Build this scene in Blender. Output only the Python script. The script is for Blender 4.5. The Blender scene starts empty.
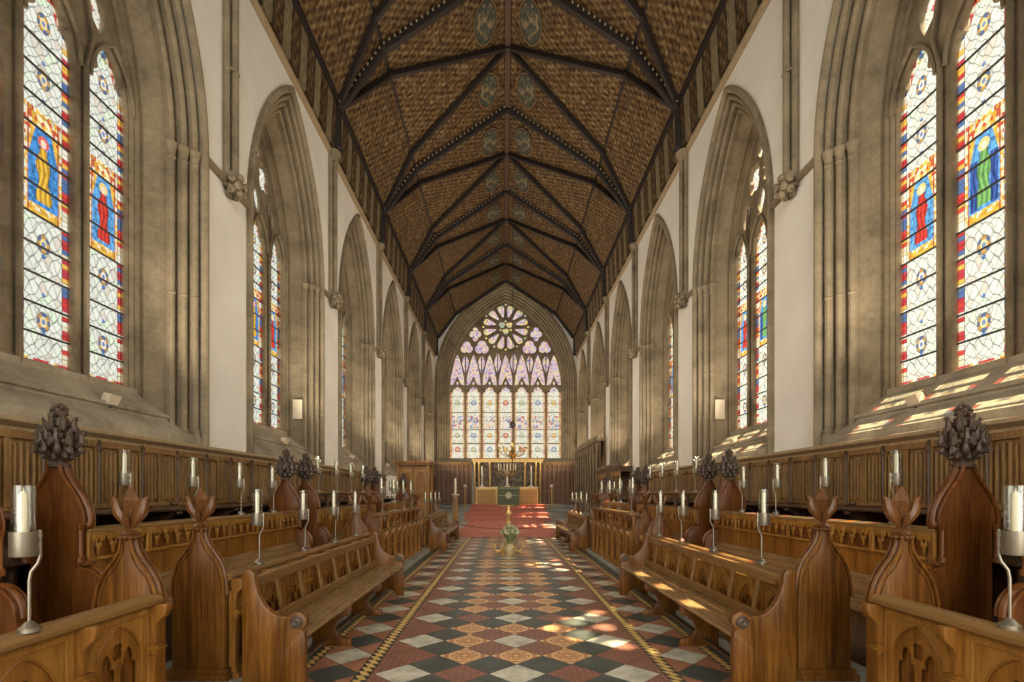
SKY, OPEN, EXPO, SUNE, WORLD, SPOT = 7.4, 2.4, 0.27, 30, .78, 560
import bpy, bmesh, math, random
import numpy as np
from mathutils import Vector, Matrix
R = math.radians; PI = math.pi
random.seed(7); rng = np.random.default_rng(5)
S = bpy.context.scene
C = S.collection

# ------------------------------------------------------------------ materials
class NT:
    def __init__(s, name):
        m = bpy.data.materials.new(name); m.use_nodes = True
        s.m = m; s.t = m.node_tree; s.t.nodes.clear()
        s.out = s.t.nodes.new('ShaderNodeOutputMaterial')
    def n(s, typ, ins=None, **kw):
        nd = s.t.nodes.new(typ)
        for k, v in kw.items(): setattr(nd, k, v)
        if ins:
            for k, v in ins.items():
                if hasattr(v, 'is_output') or isinstance(v, bpy.types.NodeSocket): s.t.links.new(v, nd.inputs[k])
                else: nd.inputs[k].default_value = v
        return nd
    def math(s, op, a, b=0.0, c=0.0):
        return s.n('ShaderNodeMath', {0: a, 1: b, 2: c}, operation=op).outputs[0]
    def ramp(s, fac, stops, interp='LINEAR'):
        r = s.n('ShaderNodeValToRGB', {0: fac}); cr = r.color_ramp; cr.interpolation = interp
        while len(cr.elements) < len(stops): cr.elements.new(0.5)
        for e, (p, c) in zip(cr.elements, stops): e.position = p; e.color = (*c, 1)
        return r.outputs[0]
    def mix(s, f, a, b, mode='MIX'):
        n = s.n('ShaderNodeMix', data_type='RGBA', blend_type=mode)
        for k, v in ((0, f), (6, a), (7, b)):
            if isinstance(v, bpy.types.NodeSocket): s.t.links.new(v, n.inputs[k])
            else: n.inputs[k].default_value = v if k == 0 else (*v, 1)
        return n.outputs[2]
    def coords(s, kind='Object', scale=(1, 1, 1)):
        tc = s.n('ShaderNodeTexCoord')
        if kind == 'World': src = s.n('ShaderNodeNewGeometry').outputs['Position']
        else: src = tc.outputs[kind]
        return s.n('ShaderNodeMapping', {0: src, 3: scale}).outputs[0]
    def noise(s, vec, scale, detail=4, rough=.55):
        return s.n('ShaderNodeTexNoise', {'Vector': vec, 'Scale': scale, 'Detail': detail, 'Roughness': rough}).outputs[0]
    def bsdf(s, col, rough=.5, metal=0, bump=None, bstr=.2, bdist=.01, spec=.5):
        p = s.n('ShaderNodeBsdfPrincipled', {'Base Color': col if isinstance(col, bpy.types.NodeSocket) else (*col, 1), 'Roughness': rough, 'Metallic': metal})
        p.inputs['Specular IOR Level'].default_value = spec
        if bump is not None:
            b = s.n('ShaderNodeBump', {'Height': bump, 'Strength': bstr, 'Distance': bdist})
            s.t.links.new(b.outputs[0], p.inputs['Normal'])
        s.t.links.new(p.outputs[0], s.out.inputs[0]); return s.m

def wood(name, c1, c2, c3, rough=.38, sc=(8, 8, .5), spec=.3):
    t = NT(name); v = t.coords('Object', sc)
    a = t.noise(v, 6.0, 7, .65)
    w = t.noise(v, 1.1, 3, .5)
    f = t.math('ADD', t.math('MULTIPLY', a, .6), t.math('MULTIPLY', w, .4))
    col = t.ramp(f, [(.36, c1), (.5, c2), (.64, c3)])
    big = t.noise(t.coords('World'), 2.2, 3)
    col = t.mix(t.math('MULTIPLY', big, .45), col, tuple(x*.5 for x in c2), 'MULTIPLY') if False else t.mix(t.ramp(big, [(.35, (0, 0, 0)), (.7, (.5, .5, .5))]), col, c1)
    r = t.math('ADD', t.math('MULTIPLY', a, .3), rough-.17)
    return t.bsdf(col, r, 0, a, .25, .004, spec)
def plain(name, c, rough=.5, metal=0, var=.12, scale=12, bump=.15, spec=.5):
    t = NT(name); v = t.coords('Object'); a = t.noise(v, scale, 5)
    col = t.ramp(a, [(.3, tuple(x*(1-var) for x in c)), (.7, tuple(min(1, x*(1+var)) for x in c))])
    return t.bsdf(col, rough, metal, a, bump, .01, spec)

M = {}
def mk_stone(name, c, blocks=True, stain=.35):
    t = NT(name); g = t.coords('World')
    a = t.noise(g, 1.3, 6, .68); b = t.noise(g, 14, 5, .6)
    col = t.ramp(a, [(.33, tuple(x*(.92-stain) for x in c)), (.52, c), (.68, tuple(x*1.22 for x in c))])
    col = t.mix(.35, col, t.ramp(b, [(.3, (.45, .45, .45)), (.7, (1.1, 1.05, 1))]), 'MULTIPLY')
    if blocks:
        sx = t.n('ShaderNodeSeparateXYZ', {0: g})
        u = t.math('ADD', sx.outputs[0], sx.outputs[1])
        cx = t.n('ShaderNodeCombineXYZ', {0: u, 1: sx.outputs[2]})
        br = t.n('ShaderNodeTexBrick', {'Vector': cx.outputs[0], 'Color1': (1, 1, 1, 1), 'Color2': (.86, .85, .84, 1), 'Mortar': (.8, .78, .72, 1), 'Scale': 1.0, 'Mortar Size': .008, 'Brick Width': .62, 'Row Height': .33})
        col = t.mix(.5, col, br.outputs[0], 'MULTIPLY')
    return t.bsdf(col, .85, 0, b, .3, .01, .2)
M['stone'] = mk_stone('limestone', (.245, .197, .128))
M['mould'] = mk_stone('limestone_mould', (.275, .223, .145), True, .3)
M['sedilia'] = mk_stone('sedilia_stone', (.17, .12, .07), False, .3)  # darkened stone, shade between the shafts put into its colour
M['sill'] = mk_stone('limestone_sill', (.36, .315, .23), False, .3)
def mk_plaster():
    t = NT('plaster'); g = t.coords('World'); a = t.noise(g, .8, 5, .6); b = t.noise(g, 22, 3)
    col = t.ramp(a, [(.3, (.69, .66, .585)), (.7, (.79, .765, .69))])
    return t.bsdf(col, .9, 0, b, .08, .005, .2)
M['plaster'] = mk_plaster()
M['oak'] = wood('oak_mid', (0.1016, 0.03805, 0.005456), (0.2495, 0.1052, 0.01746), (0.3881, 0.1822, 0.03492))
M['oak_light'] = wood('oak_light', (0.1673, 0.0738, 0.0122), (0.3095, 0.1476, 0.02796), (0.4182, 0.2214, 0.0483))
M['oak_end'] = wood('oak_end', (0.0588, 0.01987, 0.00288), (0.1512, 0.05667, 0.00864), (0.2772, 0.1178, 0.02016), .36, (7, 7, .45))
M['oak_red'] = wood('oak_red', (0.06615, 0.01944, 0.00432), (0.1418, 0.04698, 0.00918), (0.2221, 0.081, 0.0162), .36, (7, 7, .45))
M['oak_seat'] = wood('oak_seat', (.2, .115, .045), (.255, .155, .065), (.31, .2, .09), .3, (7, .3, 7))
M['oak_rail'] = wood('oak_rail', (.165, .085, .026), (.225, .125, .042), (.29, .175, .066), .34, (7, .3, 7))
M['panel_wood'] = wood('panelling_oak', (0.1151, 0.05765, 0.01561), (0.217, 0.1184, 0.03569), (0.3277, 0.1947, 0.06412), .5, (6, 6, .8))
M['dark_wood'] = wood('dark_oak', (.045, .024, .012), (.09, .05, .026), (.15, .088, .048), .4)
M['east_wood'] = wood('east_oak', (.11, .05, .02), (.2, .1, .045), (.28, .15, .07), .45)
M['oak_mid_top'] = wood('oak_ledge', (0.108, 0.052, 0.015), (0.189, 0.096, 0.03), (0.27, 0.148, 0.051), .34, (7, .3, 7))
M['finial_dark'] = plain('carved_dark_oak', (.075, .048, .03), .42, 0, .4, 30, .5)
M['finial_mid'] = wood('carved_oak', (0.05775, 0.0216, 0.00585), (0.126, 0.0495, 0.01365), (0.2205, 0.099, 0.02925), .36)
M['rib'] = plain('painted_rib', (.018, .011, .009), .6, 0, .3, 8)
M['bead'] = plain('painted_bead', (.36, .29, .18), .7)
M['metal'] = plain('brushed_steel', (.27, .24, .18), .42, .8, .08)
M['candle'] = plain('candle_wax', (.86, .77, .56), .5, 0, .03)
M['brass'] = plain('brass', (.62, .42, .15), .3, .9, .1)
M['gold'] = plain('gilt', (.62, .42, .15), .42, .55, .25, 20)
M['gold_mat'] = plain('gilt_wood', (.58, .41, .17), .5, .2, .25, 20)
M['white_metal'] = plain('silver', (.75, .72, .64), .35, .4, .05)
M['carpet'] = plain('red_carpet', (.56, .22, .16), .95, 0, .12, 40, .3, .1)
M['carpet_dark'] = plain('red_carpet_shaded', (.48, .12, .075), .95, 0, .12, 40, .3, .1)  # darker copy of the carpet, riser shade put into the colour
M['cornice'] = plain('cornice_stone', (.36, .27, .16), .7)
M['iron'] = plain('iron', (.05, .045, .04), .6, .3)
M['cream_box'] = plain('cream_metal', (.68, .58, .42), .5, 0, .05)
M['slab'] = plain('grey_slab', (.3, .3, .25), .45, 0, .25, 3)
M['slab_dark'] = plain('dark_slab', (.065, .075, .065), .35, 0, .35, 4)
M['green'] = plain('green_cloth', (.075, .08, .042), .8, 0, .15, 30)
M['emblem'] = plain('pale_gold_thread', (.36, .34, .2), .6)
M['leaf'] = plain('leaf_green', (.2, .24, .09), .6, 0, .4, 10)
M['cream_flower'] = plain('cream_petals', (.42, .38, .24), .7, 0, .2, 20)
M['pot'] = plain('glazed_pot', (.45, .37, .19), .35, 0, .25, 10)

def attr_glass(name, rough_glow=False):
    # leaded glass: coloured pane that lets the daylight through (clear part) and scatters some of it
    t = NT(name)
    a = t.n('ShaderNodeAttribute', attribute_name='Col').outputs[0]
    tr = t.n('ShaderNodeBsdfTransparent', {0: a})
    tl = t.n('ShaderNodeBsdfTranslucent', {0: a})
    mx = t.n('ShaderNodeMixShader', {0: .07, 1: tr.outputs[0], 2: tl.outputs[0]})
    t.t.links.new(mx.outputs[0], t.out.inputs[0]); return t.m
M['glass'] = attr_glass('stained_glass')
def clear_glass():
    t = NT('clear_glass')
    tr = t.n('ShaderNodeBsdfTransparent', {0: (.93, .94, .92, 1)})
    gl = t.n('ShaderNodeBsdfGlossy', {0: (.9, .9, .88, 1), 1: .05})
    lw = t.n('ShaderNodeLayerWeight', {0: .25})
    f = t.math('ADD', t.math('MULTIPLY', lw.outputs[1], .55), .05)
    mx = t.n('ShaderNodeMixShader', {0: f, 1: tr.outputs[0], 2: gl.outputs[0]})
    t.t.links.new(mx.outputs[0], t.out.inputs[0]); return t.m
M['clear'] = clear_glass()

# painted boarded ceiling
def mk_ceiling(name, dark=1.0, cove=False):
    t = NT(name); uv = t.coords('UV')
    sx = t.n('ShaderNodeSeparateXYZ', {0: uv}); u, v = sx.outputs[0], sx.outputs[1]
    n1 = t.noise(uv, 9, 6, .7); n2 = t.noise(uv, 1.2, 3)
    wob = t.math('MULTIPLY', t.math('SUBTRACT', t.noise(uv, 5, 3), .5), .22)
    # rows of painted scroll motifs
    p1 = t.math('SINE', t.math('MULTIPLY', t.math('ADD', u, wob), 2*PI/.24))
    p2 = t.math('SINE', t.math('MULTIPLY', t.math('ADD', v, wob), 2*PI/.36))
    mot = t.math('MULTIPLY', p1, p2)
    vor = t.n('ShaderNodeTexVoronoi', {'Vector': uv, 'Scale': 7.0}, feature='SMOOTH_F1').outputs[0]
    f = t.math('ADD', t.math('ADD', t.math('MULTIPLY', mot, .10), t.math('MULTIPLY', n1, .75)), t.math('MULTIPLY', vor, .25))
    d = dark
    col = t.ramp(f, [(.32, (.026*d, .014*d, .007*d)), (.45, (.10*d, .052*d, .021*d)), (.56, (.185*d, .122*d, .056*d)), (.7, (.35*d, .255*d, .135*d))])
    # board joints
    j = t.math('FRACT', t.math('DIVIDE', v, .9)); line = t.math('LESS_THAN', j, .035)
    col = t.mix(t.math('MULTIPLY', line, .7), col, (.03, .018, .01))
    j2 = t.math('FRACT', t.math('DIVIDE', u, .3)); line2 = t.math('LESS_THAN', j2, .06)
    col = t.mix(t.math('MULTIPLY', line2, .3), col, (.03, .018, .01))
    if cove:
        fr = t.math('FRACT', t.math('DIVIDE', u, .8925))
        inn = t.math('LESS_THAN', t.math('ABSOLUTE', t.math('SUBTRACT', fr, .5)), .2)
        col = t.mix(t.math('MULTIPLY', inn, t.math('MULTIPLY', n1, 1.1)), col, (.33, .28, .17))
        bd = t.math('LESS_THAN', t.math('ABSOLUTE', t.math('SUBTRACT', t.math('ABSOLUTE', t.math('SUBTRACT', fr, .5)), .28)), .035)
        col = t.mix(t.math('MULTIPLY', bd, .8), col, (.025, .03, .02))
    col = t.mix(t.ramp(n2, [(.4, (0, 0, 0)), (.75, (.4, .4, .4))]), col, (.07, .04, .02))
    return t.bsdf(col, .75, 0, n1, .15, .01, .2)
M['ceiling'] = mk_ceiling('painted_ceiling_boards', .95)
M['cove'] = mk_ceiling('painted_frieze_boards', .8, True)
def mk_medal():
    t = NT('painted_medallion'); uv = t.coords('UV')
    sx = t.n('ShaderNodeSeparateXYZ', {0: uv}); 
    r = t.math('SQRT', t.math('ADD', t.math('POWER', sx.outputs[0], 2.0), t.math('POWER', sx.outputs[1], 2.0)))
    n = t.noise(uv, 2.6, 5, .7)
    inner = t.ramp(n, [(.4, (.03, .04, .034)), (.5, (.06, .065, .045)), (.55, (.2, .14, .07)), (.64, (.28, .22, .13)), (.72, (.05, .05, .035))])
    ring = t.ramp(r, [(0, (0, 0, 0)), (.82, (1, 1, 1)), (.93, (0, 0, 0))], 'CONSTANT')
    col = t.mix(ring, inner, (.03, .035, .025))
    ring2 = t.math('GREATER_THAN', r, .93)
    col = t.mix(ring2, col, (.2, .11, .045))
    return t.bsdf(col, .7)
M['medal'] = mk_medal()

# floor tiles (UV -1..1 on every tile)
def tile_mat(kind):
    t = NT('tile_' + kind); uv = t.coords('UV'); g = t.coords('World')
    sx = t.n('ShaderNodeSeparateXYZ', {0: uv}); u, v = sx.outputs[0], sx.outputs[1]
    n = t.noise(g, 5, 6, .65); r = t.math('SQRT', t.math('ADD', t.math('POWER', u, 2.0), t.math('POWER', v, 2.0)))
    if kind == 'white': col = t.ramp(n, [(.32, (.36, .34, .25)), (.5, (.58, .56, .44)), (.62, (.7, .67, .55))])
    elif kind == 'dark': col = t.ramp(n, [(.3, (.04, .05, .044)), (.55, (.082, .1, .088)), (.75, (.17, .19, .165))])
    elif kind == 'terra': col = t.ramp(n, [(.3, (.31, .13, .07)), (.7, (.5, .24, .14))])
    elif kind == 'orange':
        th = t.math('ARCTAN2', v, u)
        pet = t.math('MULTIPLY', t.math('ABSOLUTE', t.math('SINE', t.math('MULTIPLY', th, 4.0))), .38)
        e1 = t.math('LESS_THAN', t.math('ABSOLUTE', t.math('SUBTRACT', r, t.math('ADD', pet, .28))), .06)
        e2 = t.math('LESS_THAN', t.math('ABSOLUTE', t.math('SUBTRACT', r, .82)), .07)
        e3 = t.math('LESS_THAN', r, .14); e4 = t.math('GREATER_THAN', t.math('MULTIPLY', t.math('ABSOLUTE', u), t.math('ABSOLUTE', v)), .62)
        e = t.math('MINIMUM', t.math('ADD', t.math('ADD', e1, e2), t.math('ADD', e3, e4)), 1.0)
        base = t.ramp(n, [(.3, (.44, .18, .07)), (.7, (.6, .29, .12))])
        col = t.mix(t.math('MULTIPLY', e, .8), base, (.8, .58, .3))
    else:
        fu = t.math('FRACT', t.math('MULTIPLY', t.math('ADD', u, 1.0), 2.0)); fv = t.math('FRACT', t.math('MULTIPLY', t.math('ADD', v, 1.0), 2.0))
        a = t.math('SUBTRACT', fu, .5); b = t.math('SUBTRACT', fv, .5)
        rr = t.math('SQRT', t.math('ADD', t.math('POWER', a, 2.0), t.math('POWER', b, 2.0)))
        ring = t.math('LESS_THAN', t.math('ABSOLUTE', t.math('SUBTRACT', rr, .33)), .07)
        gl = t.math('GREATER_THAN', t.math('MAXIMUM', t.math('ABSOLUTE', a), t.math('ABSOLUTE', b)), .455)
        base = t.ramp(n, [(.3, (.27, .11, .07)), (.7, (.42, .195, .13))])
        col = t.mix(t.math('MULTIPLY', ring, .65), base, (.07, .035, .03))
        col = t.mix(t.math('MULTIPLY', gl, .7), col, (.08, .05, .04))
    n2 = t.noise(g, .9, 3)
    col = t.mix(t.ramp(n2, [(.5, (0, 0, 0)), (.8, (.3, .3, .3))]), col, (.16, .14, .11))
    return t.bsdf(col, t.math('ADD', t.math('MULTIPLY', n, .3), .22), 0, n, .08, .004)
for k in ('white', 'dark', 'terra', 'orange', 'red'): M['t_' + k] = tile_mat(k)
M['t_yellow'] = plain('tile_yellow', (.74, .52, .17), .4, 0, .15, 8)
M['t_black'] = plain('tile_black', (.05, .045, .04), .35, 0, .3, 8)
M['grout'] = plain('grout', (.1, .09, .075), .8)

# ------------------------------------------------------------------ mesh helpers
class MB:
    def __init__(s): s.v = []; s.f = []; s.mi = []; s.xf = None
    def add(s, vs, fs, mi=0):
        b = len(s.v)
        if s.xf: vs = [s.xf(p) for p in vs]
        s.v += [tuple(p) for p in vs]; s.f += [tuple(i+b for i in f) for f in fs]; s.mi += [mi]*len(fs); return s
    def box(s, x0, x1, y0, y1, z0, z1, mi=0):
        return s.add([(x, y, z) for z in (z0, z1) for y in (y0, y1) for x in (x0, x1)],
                     [(0, 1, 3, 2), (4, 6, 7, 5), (0, 4, 5, 1), (2, 3, 7, 6), (0, 2, 6, 4), (1, 5, 7, 3)], mi)
    def loft(s, rings, cyc=True, cap=True, mi=0):
        n = len(rings[0]); vs = [p for r in rings for p in r]; fs = []
        for i in range(len(rings)-1):
            for j in range(n if cyc else n-1):
                k = (j+1) % n; fs.append((i*n+j, i*n+k, (i+1)*n+k, (i+1)*n+j))
        if cap and cyc: fs += [tuple(range(n-1, -1, -1)), tuple((len(rings)-1)*n+j for j in range(n))]
        return s.add(vs, fs, mi)
    def tube(s, pts, r, n=8, mi=0, flat=1.0, up=None):
        pts = [Vector(p) for p in pts]; rs = r if isinstance(r, (list, tuple)) else [r]*len(pts); rings = []
        pu = None
        for i, p in enumerate(pts):
            d = (pts[min(i+1, len(pts)-1)] - pts[max(i-1, 0)]).normalized()
            if pu is None:
                a = Vector(up) if up else (Vector((0, 0, 1)) if abs(d.z) < .9 else Vector((0, 1, 0)))
                x = d.cross(a).normalized()
            else:
                x = (pu - d*pu.dot(d)).normalized()
            pu = x; y = d.cross(x)
            rings.append([p + x*(math.cos(2*PI*k/n)*rs[i]) + y*(math.sin(2*PI*k/n)*rs[i]*flat) for k in range(n)])
        return s.loft(rings, True, True, mi)
    def lathe(s, prof, c=(0, 0, 0), n=16, mi=0, ax='z', rot=0):
        rings = []
        for r, h in prof:
            ring = []
            for k in range(n):
                a = 2*PI*k/n + rot; x, y = r*math.cos(a), r*math.sin(a)
                q = (x, y, h) if ax == 'z' else ((h, x, y) if ax == 'x' else (x, h, y))
                ring.append((c[0]+q[0], c[1]+q[1], c[2]+q[2]))
            rings.append(ring)
        return s.loft(rings, True, True, mi)
    def beam(s, p0, p1, w, h, up=(0, 0, 1), mi=0):
        p0, p1 = Vector(p0), Vector(p1); d = (p1-p0).normalized(); x = d.cross(Vector(up)).normalized(); y = x.cross(d)
        return s.loft([[p + x*a*w/2 + y*b*h/2 for a, b in ((-1, -1), (1, -1), (1, 1), (-1, 1))] for p in (p0, p1)], True, True, mi)
    def plate(s, outer, holes=(), th=.05, bev=0.0, fn=None, mi=0):
        area = lambda P: abs(sum(P[q-1][0]*P[q][1]-P[q][0]*P[q-1][1] for q in range(len(P))))/2
        want = area(outer)-sum(area(h) for h in holes)
        while True:
            cu = bpy.data.curves.new('tmp', 'CURVE'); cu.dimensions = '2D'; cu.fill_mode = 'BOTH'
            cu.extrude = max(th/2-bev, .0005); cu.bevel_depth = bev; cu.bevel_resolution = 1; cu.offset = -bev
            for poly in [outer, *holes]:
                sp = cu.splines.new('POLY'); sp.points.add(len(poly)-1); sp.use_cyclic_u = True
                for p, q in zip(sp.points, poly): p.co = (q[0], q[1], 0, 1)
            o = bpy.data.objects.new('tmp', cu); me = bpy.data.meshes.new_from_object(o)
            vs = [tuple(v.co) for v in me.vertices]; fs = [tuple(p.vertices) for p in me.polygons]
            zt = max(v[2] for v in vs); got = sum(area([vs[i] for i in f]) for f in fs if all(vs[i][2] > zt-1e-5 for i in f))
            bpy.data.objects.remove(o); bpy.data.curves.remove(cu); bpy.data.meshes.remove(me)
            if got <= want*1.01+1e-6 and got > want*.35 or bev == 0:
                if bev == 0 and abs(got-want) > .02*want: print('PLATE?', got, want, outer[:2])
                break
            bev = bev/2 if bev > .003 else 0
        fn = fn or (lambda u, v, w: (u, w, v))
        return s.add([fn(*p) for p in vs], fs, mi)
    def mesh(s, name, mats, smooth=True, uv=None, merge=True):
        me = bpy.data.meshes.new(name); me.from_pydata(s.v, [], s.f)
        for m in (mats if isinstance(mats, (list, tuple)) else [mats]): me.materials.append(m)
        if any(s.mi): me.polygons.foreach_set('material_index', s.mi)
        bm = bmesh.new(); bm.from_mesh(me)
        if merge: bmesh.ops.remove_doubles(bm, verts=bm.verts, dist=1e-5)
        bmesh.ops.recalc_face_normals(bm, faces=bm.faces); bm.to_mesh(me); bm.free()
        if smooth:
            me.polygons.foreach_set('use_smooth', [True]*len(me.polygons)); me.set_sharp_from_angle(angle=R(35))
        return me

def link(name, me, parent=None, bev=0):
    o = bpy.data.objects.new(name, me); C.objects.link(o)
    if parent is not None: o.parent = parent
    if bev:
        b = o.modifiers.new('b', 'BEVEL'); b.width = bev; b.segments = 2; b.limit_method = 'ANGLE'; b.angle_limit = R(50)
    return o
def part(name, mb, mat, parent=None, bev=0, label=None, smooth=True):
    o = link(name, mb.mesh(name, mat if not isinstance(mat, str) else M[mat], smooth), parent, bev)
    if label: o['label'] = label
    return o
def tag(o, label, cat, group=None, kind=None):
    o['label'] = label; o['category'] = cat
    if group: o['group'] = group
    if kind: o['kind'] = kind
    return o
def thing(name, label, cat, loc=(0, 0, 0), group=None, mirror=False, rz=0):
    o = bpy.data.objects.new(name, None); C.objects.link(o); o.location = loc; o.rotation_euler.z = rz
    o.empty_display_size = .2
    if mirror: o.scale = (-1, 1, 1)
    return tag(o, label, cat, group)
def struct(name, mb, mat, parent=None, bev=0, smooth=True):
    o = part(name, mb, mat, parent, bev, None, smooth)
    if parent is None: o['kind'] = 'structure'
    return o
def sroot(name, loc=(0, 0, 0), mirror=False):
    o = bpy.data.objects.new(name, None); C.objects.link(o); o.location = loc; o['kind'] = 'structure'
    if mirror: o.scale = (-1, 1, 1)
    return o
def dup(root, loc=None, label=None, group=None, mirror=None, parent=None):
    c = root.copy(); C.objects.link(c); c.parent = parent
    if loc is not None: c.location = loc
    if mirror is not None: c.scale = (-1 if mirror else 1, 1, 1)
    if label: c['label'] = label
    if group: c['group'] = group
    for ch in list(root.children): dup(ch, parent=c)
    return c

def arc(cx, cy, r, a0, a1, n):
    return [(cx+r*math.cos(R(a0+(a1-a0)*i/n)), cy+r*math.sin(R(a0+(a1-a0)*i/n))) for i in range(n+1)]
def lancet(cx, a, z0, zs, rise, n=8):
    """closed pointed-arch outline"""
    Rr = (a*a+rise*rise)/(2*a); c = Rr-a; t = math.asin(min(1, rise/Rr))
    pts = [(cx-a, z0), (cx+a, z0)]
    pts += [(cx-c+Rr*math.cos(t*i/n), zs+Rr*math.sin(t*i/n)) for i in range(n+1)]
    pts += [(cx+c-Rr*math.cos(t*i/n), zs+Rr*math.sin(t*i/n)) for i in range(n-1, -1, -1)]
    return pts
def cusped(cx, a, z0, zs, h):
    side = [(1, 0), (1, .16), (.96, .3), (.84, .42), (.66, .46), (.54, .42), (.60, .52), (.6, .64), (.5, .76), (.32, .87), (0, 1)]
    rt = [(cx+a*x, zs+h*y) for x, y in side]; lf = [(cx-a*x, zs+h*y) for x, y in reversed(side[:-1])]
    return [(cx-a, z0), (cx+a, z0)] + rt + lf
def foil(cx, cz, r, n=4, k=.32, rot=0, sx=1, sz=1, m=40):
    pts = []
    for i in range(m):
        t = 2*PI*i/m; q = r*(1-k+k*abs(math.cos(n*(t-rot)/2))**.7)
        pts.append((cx+q*math.cos(t)*sx, cz+q*math.sin(t)*sz))
    return pts
def eye(cx, cz, a, b, rot=0, m=8):
    """pointed vesica"""
    pts = []
    for i in range(m): t = i/m; pts.append((a*math.sin(PI*t), -b+2*b*t))
    for i in range(m): t = i/m; pts.append((-a*math.sin(PI*t), b-2*b*t))
    c, s_ = math.cos(rot), math.sin(rot)
    return [(cx+x*c-z*s_, cz+x*s_+z*c) for x, z in pts]
# ------------------------------------------------------------------ the building
W = 5.0; BAY = 5.35; SH0 = 3.68; YE = 35.8; Y0 = -1.67
CEN = [SH0 + BAY*(i-.5) for i in range(0, 7)]        # bay centres
A, ZS, RISE = 1.88, 7.0, 3.75
RR = (A*A+RISE*RISE)/(2*A); CC = RR-A
def arch_path(d, z0, a=A, rr=RR, zs=ZS, n=14):
    r = rr-d; cc = rr-a; rise = math.sqrt(r*r-cc*cc); t = math.asin(rise/r)
    p = [(a-d, z0), (a-d, z0+(zs-z0)*.5)]
    p += [(-cc+r*math.cos(t*i/n), zs+r*math.sin(t*i/n)) for i in range(n+1)]
    return p + [(-x, z) for x, z in reversed(p[:-1])]
def sweep(mb, prof, z0, fn, **kw):
    """prof: list of (inward offset d, depth)"""
    mb.loft([[fn(u, z, w) for u, z in arch_path(d, z0, **kw)] for d, w in prof], False, False)

def roll(d, w, r, a0, a1, n=5):
    return [(d+r*math.cos(R(a0+(a1-a0)*i/n)), w+r*math.sin(R(a0+(a1-a0)*i/n))) for i in range(n+1)]
# moulded orders: hood, fillet, three rolls, then splay and inner frame
PROF = ([(-.13, 0), (-.13, -.045)] + roll(-.06, -.045, .055, 180, 360) + [(0, -.01), (0, .05), (.02, .06)]
        + roll(.075, .045, .05, 180, 400) + [(.09, .15), (.12, .16)] + roll(.19, .15, .05, 180, 400)
        + [(.20, .26), (.24, .27)] + roll(.31, .265, .045, 180, 400) + [(.32, .36), (.335, .37)]
        + [(.45, .60), (.43, .61), (.43, .64), (.50, .64), (.5, .70), (.53, .70), (.56, .74), (.56, .86)])

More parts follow.
